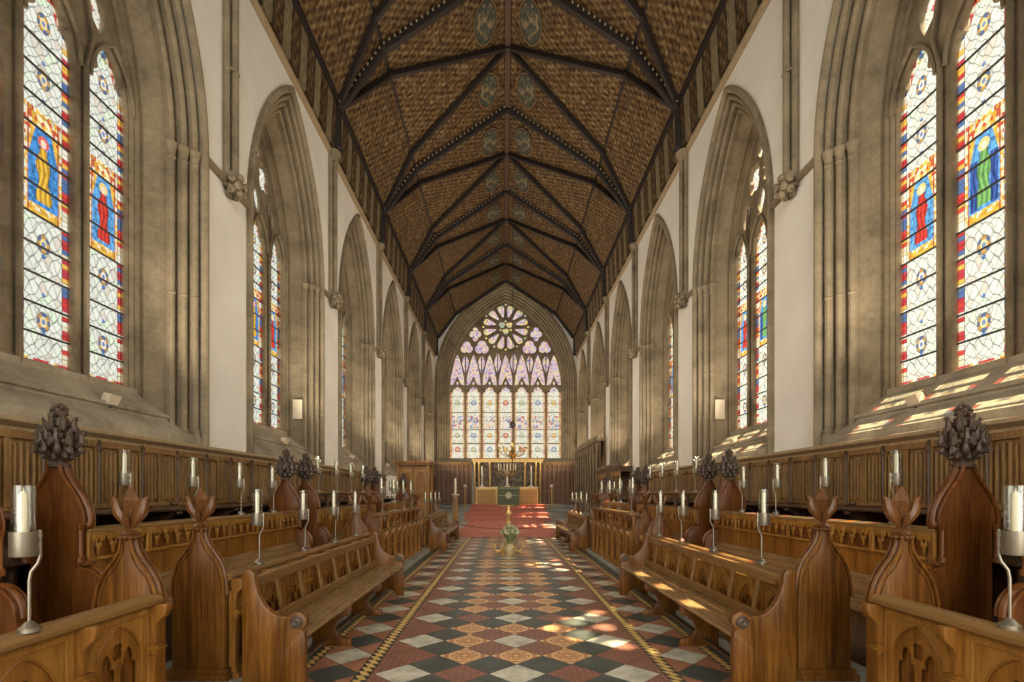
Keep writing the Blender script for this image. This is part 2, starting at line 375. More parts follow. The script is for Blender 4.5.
# glass painters --------------------------------------------------
def hashr(a, b=0, k=0):
    x = np.sin(a*127.1 + b*311.7 + k*74.7)*43758.5453
    return x-np.floor(x)
PAL = np.array([(.50, .05, .05), (.80, .48, .10), (.80, .80, .72), (.62, .07, .06), (.72, .66, .5), (.10, .17, .38), (.50, .06, .08)])
def paint_light(W_, z, x, robe, niche, base=3.15):
    """x: -W/2..W/2 , z height -> colour"""
    hw = W_/2; col = np.ones(x.shape+(3,))*np.array((.80, .84, .78))
    w1 = .02*np.sin(z*19)+.015*np.sin(x*40)
    p = (x+w1)/.13+(z)/.15; q = (x-w1)/.13-(z)/.15
    cell = hashr(np.floor(p), np.floor(q))
    col *= (.86+.16*cell)[..., None]
    col = np.where((cell > .9)[..., None], col*np.array((.9, 1.0, .88)), col)
    col = np.where((cell < .12)[..., None], col*np.array((1.02, .9, .86)), col)
    lead = np.minimum(np.abs(p-np.round(p)), np.abs(q-np.round(q)))
    circ = np.abs(np.hypot(x, (z-base) % .48-.24)-.12)
    dark = np.clip(1-lead/.085, 0, 1); dark = np.maximum(dark, np.clip(1-circ/.008, 0, 1)*.8)
    # small blue and gold flecks
    fz = (z-base-.18) % .48-.24
    fl = (np.abs(x)+np.abs(fz)) < .035
    col = np.where(fl[..., None], np.array((.12, .28, .62)), col)
    # roundels
    for zc in (3.72, 4.68, 6.72, 7.42):
        r = np.hypot(x, (z-zc)*.75)*1.2
        a = np.arctan2(z-zc, x)
        c1 = np.where((np.sin(a*4+zc*3) > 0)[..., None], np.array((.55, .33, .10)), np.array((.10, .16, .32)))
        col = np.where((r < .105)[..., None], c1, col); dark = np.where(r < .105, 0, dark)
        col = np.where((r < .06)[..., None], np.array((.84, .70, .35)) if robe != 1 else np.array((.86, .80, .72)), col)
        col = np.where((r < .03)[..., None], np.array((.20, .28, .5)), col)
        dark = np.maximum(dark, np.clip(1-np.abs(r-.105)/.012, 0, 1)*.9)
    # figure panel
    f0, f1 = 5.0, 6.3; F = (z > f0) & (z < f1); t = (z-f0)/(f1-f0)
    g = hashr(np.floor(x/.05), np.floor(z/.07), 3); g2 = hashr(np.floor(x/.035+z*3), np.floor(z/.05), 9)
    fig = np.array((.84, .50, .08))*(.65+.5*g[..., None])
    fig = np.where((g2 > .78)[..., None], np.array((.88, .80, .6)), fig)
    fig = np.where(((g2 < .14) & (t > .5))[..., None], np.array((.55, .10, .06)), fig)
    cap = (t > .66) & (np.abs(np.abs(x)-.13*(1.25-t)) < .02+.018*np.sin(z*60))
    fig = np.where(cap[..., None], np.array((.90, .82, .55)), fig)
    fig = np.where(((np.abs(np.abs(x)-.245) < .02) & (g2 > .3))[..., None], np.array((.80, .76, .62)), fig)
    fig = np.where(((np.abs(np.abs(x)-.205) < .014))[..., None], np.array((.45, .10, .06)), fig)
    nich = (np.abs(x) < .205-.16*np.clip(t-.55, 0, 1)*2.2) & (t > .1) & (t < .84)
    nc = np.array((.07, .26, .62)) if niche == 0 else np.array((.12, .35, .70))
    fig = np.where(nich[..., None], nc*(.55+.9*hashr(np.floor(x/.03+z*6), np.floor(z/.05-x*9), 6)[..., None]), fig)
    robes = [np.array((.85, .52, .07)), np.array((.72, .07, .05)), np.array((.22, .50, .16))]
    bw = .10-.045*t+.02*np.sin(z*17)
    body = (np.abs(x+.01*np.sin(z*8)) < bw) & (t > .14) & (t < .66)
    fold = .8+.3*np.sin(x*95+2.5*np.sin(z*11))
    fig = np.where(body[..., None], robes[robe]*fold[..., None], fig)
    if robe == 2:
        side = (np.abs(np.abs(x)-.135) < .045) & (t > .12) & (t < .6)
        fig = np.where(side[..., None], np.array((.06, .12, .42))*fold[..., None], fig)
    halo = np.hypot(x, (z-(f0+.72*(f1-f0)))) < .075; fig = np.where(halo[..., None], np.array((.85, .62, .2)) if robe else np.array((.75, .14, .1)), fig)
    head = np.hypot(x, (z-(f0+.71*(f1-f0)))*.8) < .042; fig = np.where(head[..., None], np.array((.88, .72, .58)), fig)
    fl_ = np.minimum(np.abs(x/.11-np.round(x/.11)), 9)
    figd = np.clip(1-np.abs(np.abs(x)-bw)/.01, 0, 1)*((t > .14) & (t < .66))
    figd = np.maximum(figd, np.clip(1-np.abs(z/.13-np.round(z/.13))/.05, 0, 1)*.45)
    figd = np.maximum(figd, np.clip(1-np.abs(hashr(np.floor(x/.05), np.floor(z/.07), 3)-.5)/.04, 0, 1)*.4)
    col = np.where(F[..., None], fig, col); dark = np.where(F, figd, dark)
    # border of coloured blocks
    bd = (hw-np.abs(x)) < .088
    blk = np.floor(z/.062+(x > 0)*3.3); idx = (hashr(blk, 1.0*(x > 0), 2)*7).astype(int) % 7
    col = np.where(bd[..., None], PAL[idx], col)
    low = (z-base) < .10; idx2 = (hashr(np.floor(x/.07), 2, 5)*7).astype(int) % 7
    col = np.where(low[..., None], PAL[idx2], col)
    bl = np.clip(1-np.abs(z/.062+(x > 0)*3.3-np.round(z/.062+(x > 0)*3.3))/.12, 0, 1)
    dark = np.where(bd, bl*.8, dark); dark = np.maximum(dark, np.clip(1-np.abs(hw-np.abs(x)-.088)/.008, 0, 1))
    hd = z > 7.55; hb = hd & (np.abs(x) > .16*np.clip((8.0-z)/.45, 0, 1)+.02)
    idx3 = (hashr(np.floor(x/.06), np.floor(z/.07), 4)*7).astype(int) % 7
    col = np.where(hb[..., None], PAL[idx3], col)
    return col*(1-.86*dark[..., None])
def paint_pale(x, z, warm=0):
    p = x/.13+z/.17; q = x/.13-z/.17; cell = hashr(np.floor(p), np.floor(q))
    col = np.ones(x.shape+(3,))*np.array((.82, .82, .74))*(.82+.2*cell[..., None])
    idx = (hashr(np.floor(x/.1), np.floor(z/.12), 4)*7).astype(int) % 7
    col = np.where((cell > .84)[..., None], PAL[idx]*.9+.05, col)
    lead = np.minimum(np.abs(p-np.round(p)), np.abs(q-np.round(q)))
    return col*(1-.8*np.clip(1-lead/.07, 0, 1)[..., None])
def glass_sheet(name, x0, x1, z0, z1, nx, nz, paint, fn):
    xs = np.linspace(x0, x1, nx+1); zs = np.linspace(z0, z1, nz+1); X, Z = np.meshgrid(xs, zs)
    col = np.clip(paint(X, Z), .0, 1)
    co = [fn(a, b) for a, b in zip(X.ravel().tolist(), Z.ravel().tolist())]
    i = np.arange(nx*nz); r, c = i//nx, i % nx; b = r*(nx+1)+c
    fs = np.stack([b, b+1, b+nx+2, b+nx+1], 1).tolist()
    me = bpy.data.meshes.new(name); me.from_pydata(co, [], fs); me.materials.append(M['glass'])
    ca = me.color_attributes.new('Col', 'FLOAT_COLOR', 'POINT')
    ca.data.foreach_set('color', np.concatenate([col.reshape(-1, 3), np.ones((col.shape[0]*col.shape[1], 1))], 1).ravel().astype(np.float32))
    return me

# one side window (local: x outward from the wall face, y along the wall, z up)
LU = [(0, 0, 2), (.95, 1, 0), (-.95, 1, 1)]
def win_holes():
    hs = [cusped(u, .35, 3.2, 7.2, .72) for u in (0, .95, -.95)]
    hs += [eye(0, 8.33, .17, .33), eye(.72, 8.32, .17, .33, .22), eye(-.72, 8.32, .17, .33, -.22)]
    hs += [foil(.31, 8.95, .31, 4, .3, PI/4, .85, 1.1), foil(-.31, 8.95, .31, 4, .3, PI/4, .85, 1.1), eye(0, 9.5, .16, .22)]
    return hs
fnx = lambda u, v, w: (w, u, v)
tr = MB()
outer = [(u, z) for u, z in arch_path(.54, 3.1)]
tr.plate(outer, win_holes(), .12, .03, lambda u, v, w: (.80+w, u, v))
tr_me = tr.mesh('window_tracery', M['stone'])
# proud inner order: mullion rolls
mu = MB()
for u in (.475, -.475):
    mu.tube([(.69, u, 3.1), (.69, u, 7.3)], .035, 8); mu.tube([(.69, u, 7.3), (.69, u*1.25, 7.75), (.69, u*1.0, 8.35)], .028, 6)
for (a, zs_, cx) in ((.40, 7.25, 0), (.40, 7.25, .95), (.40, 7.25, -.95)):
    L = lancet(cx, a, zs_-.01, zs_, .72, 6)[2:]
    mu.tube([(.69, u, v) for u, v in L], .026, 6)
mu_me = mu.mesh('mullion_roll', M['stone'])
bars = MB()
for u in (0, .95, -.95):
    z = 3.55
    while z < 7.5: bars.box(.81, .83, u-.36, u+.36, z-.011, z+.011); z += .36
bars_me = bars.mesh('saddle_bars', M['iron'])
def light_meshes(vs):
    out = []
    for (u, *_), (rb, ni) in zip(LU, vs):
        out.append(glass_sheet('stained_pane', u-.37, u+.37, 3.12, 7.97, 70, 440, lambda X, Z, u=u, rb=rb, ni=ni: paint_light(.70, Z, X-u, rb, ni), lambda a, b: (.835, a, b)))
    return out
gl_left = light_meshes([(0, 0), (1, 1), (1, 0)])
gl_right = light_meshes([(2, 1), (1, 1), (0, 0)])
gl_top = glass_sheet('tracery_glass', -1.3, 1.3, 7.75, 9.95, 90, 76, paint_pale, lambda a, b: (.837, a, b))
surr = MB(); sweep(surr, PROF, 2.36, fnx)
# jamb shaft capitals and bases
for sgn in (1, -1):
    for d, w in ((.075, .045), (.19, .15), (.31, .265)):
        u = sgn*(A-d)
        surr.lathe([(.05, 6.78), (.062, 6.8), (.05, 6.82), (.058, 6.9), (.085, 6.98), (.09, 7.02), (.05, 7.05)], (w, u, 0), 10)
        surr.lathe([(.09, 2.36), (.09, 2.5), (.07, 2.53), (.085, 2.57), (.055, 2.62), (.05, 2.64)], (w, u, 0), 10)
        surr.lathe([(.05, 4.68), (.06, 4.7), (.05, 4.72)], (w, u, 0), 8)
surr_me = surr.mesh('window_surround', M['mould'])
sl = MB()
sec = [(-.03, 2.36), (-.03, 2.47), (.02, 2.50), (.30, 2.70), (.30, 2.73), (.27, 2.75), (.28, 2.80), (.33, 2.80), (.66, 3.08), (.66, 3.16), (.95, 3.16), (.95, 2.36)]
sl.loft([[(x, y, z) for x, z in sec] for y in (-1.9, 1.9)], True, True)
sl_me = sl.mesh('window_sill', M['sill'], True)

def make_window(name, side, c):
    r = sroot(name, (side*W, c, 0), mirror=(side < 0))
    link('window_frame', tr_me, r); link('mullion', mu_me, r); link('window_surround', surr_me, r); link('window_sill', sl_me, r); link('saddle_bar', bars_me, r)
    for m in (gl_left if side < 0 else gl_right): link('window_pane', m, r)
    link('window_pane', gl_top, r)
    return r
k = 1
for c in CEN:
    for s_ in (-1, 1): make_window('window_%d' % k, s_, c); k += 1

# side walls: plaster plates with the arched openings
for s_, nm in ((-1, 'wall_left'), (1, 'wall_right')):
    m = MB()
    holes = []
    for c in CEN:
        P = arch_path(0, 2.36); holes.append([(c+u, z) for u, z in P])
    m.plate([(Y0, 0), (YE+1, 0), (YE+1, 11.3), (Y0, 11.3)], holes, .02, 0, lambda u, v, w: (s_*(W+.01+w), u, v))
    o = struct(nm, m, 'plaster', smooth=False)
    # outer masonry between the openings keeps daylight out beside the frames
    m = MB(); holes = [[(c+u, z) for u, z in arch_path(.5, 3.05)] for c in CEN]
    m.plate([(Y0, 0), (YE+1, 0), (YE+1, 16), (Y0, 16)], holes, .12, 0, lambda u, v, w: (s_*(W+.86+w), u, v))
    part('masonry', m, 'stone', o, smooth=False)

# string course, shafts, corbels, cornice
sh = MB()
for dy, dx, r in ((0, .14, .062), (-.12, .055, .055), (.12, .055, .055)):
    sh.lathe([(r, 7.15), (r, 11.02)], (-dx, dy, 0), 12)
sh.box(-.05, .0, -.16, .16, 7.1, 11.05)
sh.lathe([(.13, 10.9), (.15, 10.93), (.13, 10.97), (.2, 11.08), (.21, 11.16), (.16, 11.2)], (-.08, 0, 0), 14)
sh.lathe([(.14, 8.98), (.15, 9.0), (.14, 9.02)], (-.06, 0, 0), 12)
sh_me = sh.mesh('wall_shaft', M['mould'])
def lump(mb, c, rad, seed, leaves=22, sc=(1, 1, 1), lr=.35):
    rd = random.Random(seed); c = Vector(c)
    bm = bmesh.new(); bmesh.ops.create_icosphere(bm, subdivisions=2, radius=rad*.72)
    vs = [Vector((v.co.x*sc[0], v.co.y*sc[1], v.co.z*sc[2]))+c for v in bm.verts]; mb.add(vs, [tuple(v.index for v in f.verts) for f in bm.faces]); bm.free()
    for i in range(leaves):
        z = 1-2*(i+.5)/leaves; a = i*2.39996+rd.random()*.3; q = math.sqrt(1-z*z)
        d = Vector((q*math.cos(a)*sc[0], q*math.sin(a)*sc[1], z*sc[2])); t = d.cross(Vector((0, 0, 1)))
        t = t.normalized() if t.length > .01 else Vector((1, 0, 0))
        p = c+d*rad*.6; e = c+d*rad*1.05
        mb.tube([p, c+d*rad*.9+Vector((0, 0, rad*.08)), e+Vector((0, 0, rad*.22)), e+d*rad*.08+Vector((0, 0, rad*.12))], [rad*lr*.6, rad*lr, rad*lr*.7, rad*lr*.15], 6)
co = MB(); lump(co, (-.13, 0, 6.98), .21, 3, 20, (.9, .9, 1.05))
co.lathe([(.16, 7.1), (.18, 7.14), (.15, 7.2), (.12, 7.22)], (-.08, 0, 0), 12)
co_me = co.mesh('corbel', M['mould'])
st = MB(); ln = BAY-2*(A+.05)
sec = [(0, -.07), (-.05, -.06), (-.09, -.02), (-.09, .02), (-.04, .06), (0, .09)]
st.loft([[(x, y, 7.05+z) for x, z in sec] for y in (-ln/2, ln/2)], True, True)
st_me = st.mesh('string_course', M['mould'])
tn = 1
for i in range(7):
    y = SH0+BAY*(i-1)
    if i == 0: continue
    for s_ in (-1, 1):
        r = sroot('trim_%d' % tn, (s_*W, y, 0), mirror=(s_ < 0)); tn += 1
        # local +x points outwards
        link('wall_shaft', sh_me, r); link('corbel', co_me, r); link('string_course', st_me, r)
for s_ in (-1, 1):
    m = MB(); sec = [(0, 11.04), (-.03, 11.05), (-.05, 11.09), (-.09, 11.12), (-.09, 11.18), (-.06, 11.2), (0, 11.22)]
    m.loft([[(s_*(W+x), y, z) for x, z in sec] for y in (Y0, YE)], True, True)
    struct('trim_%d' % tn, m, 'cornice'); tn += 1

# east wall
EA, EZS, EAP = 4.86, 9.3, 16.15; ERR = (EA**2+(EAP-EZS)**2)/(2*EA)
epath = lambda d, z0: arch_path(d, z0, a=EA, rr=ERR, zs=EZS, n=20)
m = MB()
m.plate([(-W-.9, 0), (W+.9, 0), (W+.9, 12.4), (3.6, 14.3), (0, 16.75), (-3.6, 14.3), (-W-.9, 12.4)], [epath(0, 3.75)], .02, 0, lambda u, v, w: (u, YE+.01+w, v))
ew = struct('wall_back', m, 'plaster', smooth=False)
m = MB(); m.plate([(-6.5, 0), (6.5, 0), (6.5, 17.5), (-6.5, 17.5)], [epath(.78, 4.0)], .15, 0, lambda u, v, w: (u, YE+1.0+w, v))
part('masonry', m, 'stone', ew, smooth=False)
EPROF = [(-.12, 0), (-.12, -.08), (-.02, -.1), (0, 0)]
d, w = 0, 0
for i in range(5):
    EPROF += roll(d+.07, w+.06, .065, 190, 400) + [(d+.14, w+.13), (d+.17, w+.13)]; d += .17; w += .13
EPROF += [(.9, .70), (.9, 1.0)]
wz = sroot('window_%d' % k, (0, YE, 0)); k += 1
m = MB(); m.loft([[(u, w, z) for u, z in epath(d, 3.75)] for d, w in EPROF], False, False)
for sgn in (1, -1):
    for q in range(5):
        m.lathe([(.06, 9.0), (.08, 9.04), (.06, 9.08), (.1, 9.25), (.1, 9.32), (.06, 9.34)], (sgn*(EA-.07-.17*q), .06+.13*q, 0), 8)
part('window_surround', m, 'mould', wz)
m = MB(); m.loft([[(x, y, z) for y, z in ((-.04, 3.7), (-.04, 3.85), (.6, 4.02), (1.1, 4.02), (1.1, 3.7))] for x in (-EA, EA)], True, True)
part('window_sill', m, 'sill', wz)
P7 = 1.15; rz = 13.45
holes = []
for i in range(-3, 4):
    cx = i*P7
    holes.append(cusped(cx, .505, 4.08, 8.5, .68))
    holes.append([(cx-.51, 9.28), (cx-.28, 9.32), (cx, 9.92), (cx+.28, 9.32), (cx+.51, 9.28), (cx+.46, 9.9), (cx+.36, 10.35), (cx+.26, 10.8), (cx+.14, 11.2), (cx, 11.5), (cx-.14, 11.2), (cx-.26, 10.8), (cx-.36, 10.35), (cx-.46, 9.9)])
    holes.append(eye(cx, 9.43, .09, .16))
for i in range(-3, 3):
    cx = (i+.5)*P7; top = 11.42 if abs(cx) > 1 else 11.6
    holes.append([(cx+.03, 10.15), (cx+.235, 10.75), (cx+.235, 11.05), (cx+.05, top), (cx+.03, 10.9)]); holes.append([(2*cx-x, z) for x, z in holes[-1]][::-1])
for cx in (-2.78, -1.70, 1.70, 2.78): holes.append(foil(cx, 11.97, .52 if abs(cx) < 2 else .46, 3, .36, PI/2))
for cx in (-2.17, 2.17): holes.append(foil(cx, 12.93, .47, 4, .4, PI/2, .9, 1.1))
for i in range(12):
    a = 2*PI*(i+.5)/12; 
    pet = [(.70, .05), (.95, .13), (1.2, .21), (1.42, .25), (1.56, .19), (1.63, 0), (1.56, -.19), (1.42, -.25), (1.2, -.21), (.95, -.13), (.70, -.05)]
    holes.append([(r_*math.cos(a)-q*math.sin(a), rz+r_*math.sin(a)+q*math.cos(a)) for r_, q in pet])
    a = 2*PI*i/12
    if i not in (2, 4): holes.append(foil(math.cos(a)*1.6, rz+math.sin(a)*1.6, .1, 3, .2, a, m=12))
for i in range(3):
    a = PI/2+2*PI*i/3+PI; holes.append(foil(math.cos(a)*.3, rz+math.sin(a)*.3, .24, 3, .25, a, m=24))
    a += PI/3; holes.append(foil(math.cos(a)*.42, rz+math.sin(a)*.42, .1, 3, .2, a, m=12))
m = MB(); m.plate(epath(.88, 4.02), holes, .18, .02, lambda u, v, w: (u, .78+w, v)); part('window_frame', m, 'stone', wz)
def paint_east(x, z):
    i = np.clip(np.round(x/P7), -3, 3); lx = x-i*P7; g = hashr(np.floor(x/.16), np.floor(z/.16)); g2 = hashr(np.floor(x/.09), np.floor(z/.11), 5)
    col = np.ones(x.shape+(3,))*np.array((.90, .87, .74))*(.86+.16*g[..., None])
    col = np.where(((g2 > .86))[..., None], np.array((.62, .66, .56)), col)
    for zc, kind in ((8.05, 0), (5.72, 1), (4.72, 1)):
        r = np.hypot(lx, z-zc)
        c3 = [np.array((.66, .22, .16)), np.array((.72, .5, .2)), np.array((.33, .42, .62)), np.array((.5, .55, .4))]
        pick = (np.abs(i*3+zc*7).astype(int)) % 4
        cc = np.array(c3)[pick]
        col = np.where((r < .2)[..., None], cc, col); col = np.where((r < .09)[..., None], np.array((.8, .7, .45)), col)
    F = (z > 6.2) & (z < 7.1)
    pal = np.array([(.55, .2, .2), (.85, .78, .7), (.28, .36, .58), (.8, .62, .45), (.4, .52, .66), (.86, .8, .72), (.84, .76, .66)])
    idx = (hashr(np.floor(x/.11), np.floor(z/.13), 7)*7).astype(int) % 7
    col = np.where((F & (np.abs(lx) < .36))[..., None], pal[idx], col)
    for zc in (7.38, 6.14, 5.14): col = np.where((np.abs(z-zc) < .035)[..., None], np.array((.35, .25, .16)), col)
    bd = (np.abs(lx) > .39) & (z < 9); bc = np.where((hashr(np.floor(z/.14), i) > .5)[..., None], np.array((.62, .30, .2)), np.array((.75, .52, .25)))
    col = np.where(bd[..., None], bc, col)
    T = z > 8.9
    tc = np.where((g > .5)[..., None], np.array((.74, .50, .58)), np.array((.62, .54, .72)))
    tc = np.where((g2 > .72)[..., None], np.array((.86, .72, .42)), tc); tc = np.where((g2 < .12)[..., None], np.array((.5, .25, .4)), tc)
    tc = np.where((g2 < .05)[..., None], np.array((.25, .25, .5)), tc)
    col = np.where(T[..., None], tc, col)
    r = np.hypot(x, z-rz); gold = (r < .62) | ((r > 1.42) & (r < 1.72))
    col = np.where((gold & T)[..., None], np.where((g > .4)[..., None], np.array((.80, .62, .25)), np.array((.4, .45, .4))), col)
    return col
link('window_pane', glass_sheet('east_glass', -4.0, 4.0, 4.0, 15.4, 250, 350, paint_east, lambda a, b: (a, .90, b)), wz)
m = MB()
for z in (4.6, 5.14, 5.66, 6.14, 6.75, 7.38, 8.0, 8.5): m.box(-4, 4, .875, .885, z-.012, z+.012)
part('saddle_bar', m, 'iron', wz)

# ceiling ---------------------------------------------------------
NODES = [(4.86, 11.2), (4.80, 12.5), (3.54, 14.2), (0, 16.55)]
def roof_sheet(name, p, q, mat, s_, parent=None):
    L = math.hypot(q[0]-p[0], q[1]-p[1]); me = bpy.data.meshes.new(name); n = 1
    nx, nz = -(q[1]-p[1])/L, (q[0]-p[0])/L       # outward
    o_ = .08
    vs = []
    for off in (0, -o_):
        for y in (Y0, YE+.5):
            for t in (p, q): vs.append((s_*(t[0]+nx*off), y, t[1]+nz*off*1.0))
    fs = [(0, 1, 3, 2), (4, 6, 7, 5), (0, 2, 6, 4), (1, 5, 7, 3), (0, 4, 5, 1), (2, 3, 7, 6)]
    me.from_pydata(vs, [], fs); uvl = me.uv_layers.new(name='UVMap')
    uvs = [(Y0, 0), (Y0, L), (YE+.5, 0), (YE+.5, L)]
    for pl in me.polygons:
        for li in pl.loop_indices: uvl.data[li].uv = uvs[me.loops[li].vertex_index % 4]
    me.materials.append(mat); bm = bmesh.new(); bm.from_mesh(me); bmesh.ops.recalc_face_normals(bm, faces=bm.faces); bm.to_mesh(me); bm.free()
    return link(name, me, parent)
ceil = sroot('ceiling')
for s_ in (-1, 1):
    roof_sheet('frieze_boards', NODES[0], NODES[1], M['cove'], s_, ceil)
    roof_sheet('boarding', NODES[1], NODES[2], M['ceiling'], s_, ceil)
    roof_sheet('boarding', NODES[2], NODES[3], M['ceiling'], s_, ceil)
# weather roof above the boards
m = MB()
for s_ in (-1, 1):
    m.loft([[(s_*5.0, y, 11.2), (s_*6.2, y, 11.2), (s_*6.2, y, 14.3), (0, y, 17.6), (0, y, 17.0), (s_*5.0, y, 13.6)] for y in (Y0, YE+1.2)], True, True)
part('outer_roof', m, 'iron', ceil)
m = MB(); m.box(-.09, .09, Y0, YE, 16.38, 16.6)
part('ridge_beam', m, plain('ridge_red', (.07, .032, .018), .6), ceil)
for s_ in (-1, 1):
    m = MB(); m.box(s_*3.54-.025, s_*3.54+.025, Y0, YE, 14.13, 14.2); m2 = MB(); m2.box(s_*4.76-.05, s_*4.76+.06, Y0, YE, 12.46, 12.6)
    part('purlin', m, 'rib', ceil); part('wall_plate', m2, 'rib', ceil)
# medallions on the upper slope, one pair to each half bay
e = Vector((NODES[3][0]-NODES[2][0], 0, NODES[3][1]-NODES[2][1])).normalized()
vs = [(0, 0, 0)]; uv_ = [(0, 0)]; me = bpy.data.meshes.new('medallion'); N = 32
for ring in (.82, .93, 1.0):
    for i in range(N): t = 2*PI*i/N; vs.append((math.cos(t)*ring*.42*e.x*-1, math.sin(t)*ring*.78, math.cos(t)*ring*.42*-e.z)); uv_.append((math.cos(t)*ring, math.sin(t)*ring))
fs = [(0, 1+i, 1+(i+1) % N) for i in range(N)]
for r_ in (0, 1): fs += [(1+r_*N+i, 1+(r_+1)*N+i, 1+(r_+1)*N+(i+1) % N, 1+r_*N+(i+1) % N) for i in range(N)]
me.from_pydata(vs, [], fs); uvl = me.uv_layers.new(name='UVMap')
for lp in me.loops: uvl.data[lp.index].uv = uv_[lp.vertex_index]
me.materials.append(M['medal'])
nrm = Vector((e.z, 0, -e.x))
for i in range(-1, 13):
    y = SH0+BAY*(i+.5)/2
    if y > YE-1: continue
    for s_ in (-1, 1):
        t = .80; x = 3.54*(1-t); z = 14.2+(16.55-14.2)*t
        o = link('painted_medallion', me, ceil); o.location = (s_*(x-.02), y, z-.055)
        if s_ < 0: o.scale = (-1, 1, 1)
# trusses: wall post and three ribs a side
def truss_mesh(last=False):
    parts = {}
    m = MB()
    for s_ in (-1, 1):
        m.box(s_*4.78-.07, s_*4.78+.07, -.09, .09, 11.2, 12.5)
        m.lathe([(.1, 11.2), (.12, 11.25), (.08, 11.3)], (s_*4.76, 0, 0), 8)
        m.lathe([(.08, 12.36), (.13, 12.42), (.13, 12.5), (.08, 12.56)], (s_*4.72, 0, 0), 8)
    parts['wall_post'] = (m, 'rib')
    m = MB(); b = MB()
    for s_ in (-1, 1):
        pts = [(s_*4.72, 12.42), (s_*3.5, 14.06), (0, 16.42)]
        for p, q in zip(pts, pts[1:]):
            m.beam((p[0], 0, p[1]), (q[0], 0, q[1]), .17, .2, (s_*.6, 0, .8))
            for dy in (-.1, .1):
                Lh = math.hypot(q[0]-p[0], q[1]-p[1]); n = int(Lh/.09)
                for j in range(n):
                    t = (j+.5)/n; x, z = p[0]+(q[0]-p[0])*t, p[1]+(q[1]-p[1])*t
                    if j % 2 == 0: b.box(x-.022, x+.022, dy*1.35-.018, dy*1.35+.018, z+.02, z+.075)
        m.lathe([(.1, 0), (.12, .04), (.12, .12), (.08, .16)], (s_*3.5, 0, 13.98), 8)
    parts['main_rib'] = (m, 'rib'); parts['painted_beading'] = (b, 'bead')
    m = MB()
    for s_ in (-1, 1):
        for dr in (-1, 1):
            if last and dr > 0: continue
            a, k_, c_ = (s_*4.74, dr*.05, 12.45), (s_*3.5, dr*.92, 14.08), (0, dr*BAY/2, 16.44)
            m.beam(a, k_, .12, .15, (s_*.6, 0, .8)); m.beam(k_, c_, .12, .15, (s_*.5, 0, .85))
            m.lathe([(.07, 0), (.09, .03), (.09, .09), (.06, .12)], (k_[0], k_[1], 14.0), 8)
    m.lathe([(.05, 16.28), (.13, 16.32), (.13, 16.4)], (0, -BAY/2, 0), 10)
    parts['diagonal_rib'] = (m, 'rib')
    return {k2: v[0].mesh(k2, M[v[1]]) for k2, v in parts.items()}
TM = truss_mesh()
for i in range(-1, 6):
    r = sroot('trim_%d' % tn, (0, SH0+BAY*i, 0)); tn += 1
    for k2, me_ in TM.items(): link(k2, me_, r)
m = MB()
for s_ in (-1, 1):
    pts = [(s_*4.72, 12.42), (s_*3.5, 14.06), (0, 16.42)]
    for p, q in zip(pts, pts[1:]): m.beam((p[0], YE-.08, p[1]), (q[0], YE-.08, q[1]), .14, .18, (s_*.6, 0, .8))
    m.box(s_*4.78-.07, s_*4.78+.07, YE-.16, YE, 11.2, 12.5)
struct('trim_%d' % tn, m, 'rib'); tn += 1

# floor -----------------------------------------------------------
D = .507; YJ = 4.53
def clip(poly, ax, lim, keep_less):
    out = []
    for i in range(len(poly)):
        p, q = poly[i-1], poly[i]
        ip = (p[ax] <= lim) if keep_less else (p[ax] >= lim); iq = (q[ax] <= lim) if keep_less else (q[ax] >= lim)
        if ip != iq: t = (lim-p[ax])/(q[ax]-p[ax]); out.append((p[0]+(q[0]-p[0])*t, p[1]+(q[1]-p[1])*t))
        if iq: out.append(q)
    return out
fm = {'white': 0, 'dark': 1, 'terra': 2, 'orange': 3, 'red': 4, 'yellow': 5, 'black': 6, 'grout': 7, 'slab': 8}
V, F_, MI, UVs = [], [], [], []
def addp(poly, kind, c=None):
    if len(poly) < 3: return
    # positive area, normals up
    ar = sum(poly[i-1][0]*poly[i][1]-poly[i][0]*poly[i-1][1] for i in range(len(poly)))
    if abs(ar) < 1e-5: return
    if ar < 0: poly = poly[::-1]
    b = len(V)
    for x, y in poly:
        V.append((x, y, .0))
        if c: h = D/2; dx, dy = (x-c[0])/h, (y-c[1])/h; UVs.append((dx+dy, dx-dy))
        else: UVs.append((0, 0))
    F_.append(tuple(range(b, b+len(poly)))); MI.append(fm[kind])
def diamond(cx, cy, kind, x0, x1, y0=-1.6, y1=18.7, g=.004):
    h = D/2-g; p = [(cx-h, cy), (cx, cy-h), (cx+h, cy), (cx, cy+h)]
    for ax, l, k_ in ((0, x0, False), (0, x1, True), (1, y0, False), (1, y1, True)):
        p = clip(p, ax, l, k_)
        if not p: return
    addp(p, kind, (cx, cy))
for j in range(-26, 60):
    y = YJ+j*D/2
    for i in range(-6, 7):
        if (i+j) % 2: continue
        ai = abs(i)
        if ai == 0: kd = 'white' if j % 4 == 0 else 'orange'
        elif ai == 1: kd = 'red' if j % 8 in (3, 5) else 'dark'
        elif ai == 2: kd = 'red' if j % 8 == 0 else 'orange'
        elif ai == 3: kd = 'dark'
        elif ai == 4: kd = 'white' if j % 4 == 0 else 'red'
        else: kd = 'red'
        diamond(i*D/2, y, kd, -1.292, 1.292)
    for s_ in (-1, 1):
        c = s_*1.65; lo, hi = (1.428, 1.888) if s_ > 0 else (-1.888, -1.428)
        if j % 2 == 0: diamond(c, y, 'dark' if j % 4 == 0 else 'white', lo, hi)
        else:
            for dx in (-D/2, D/2): diamond(c+dx, y, 'terra', lo, hi)
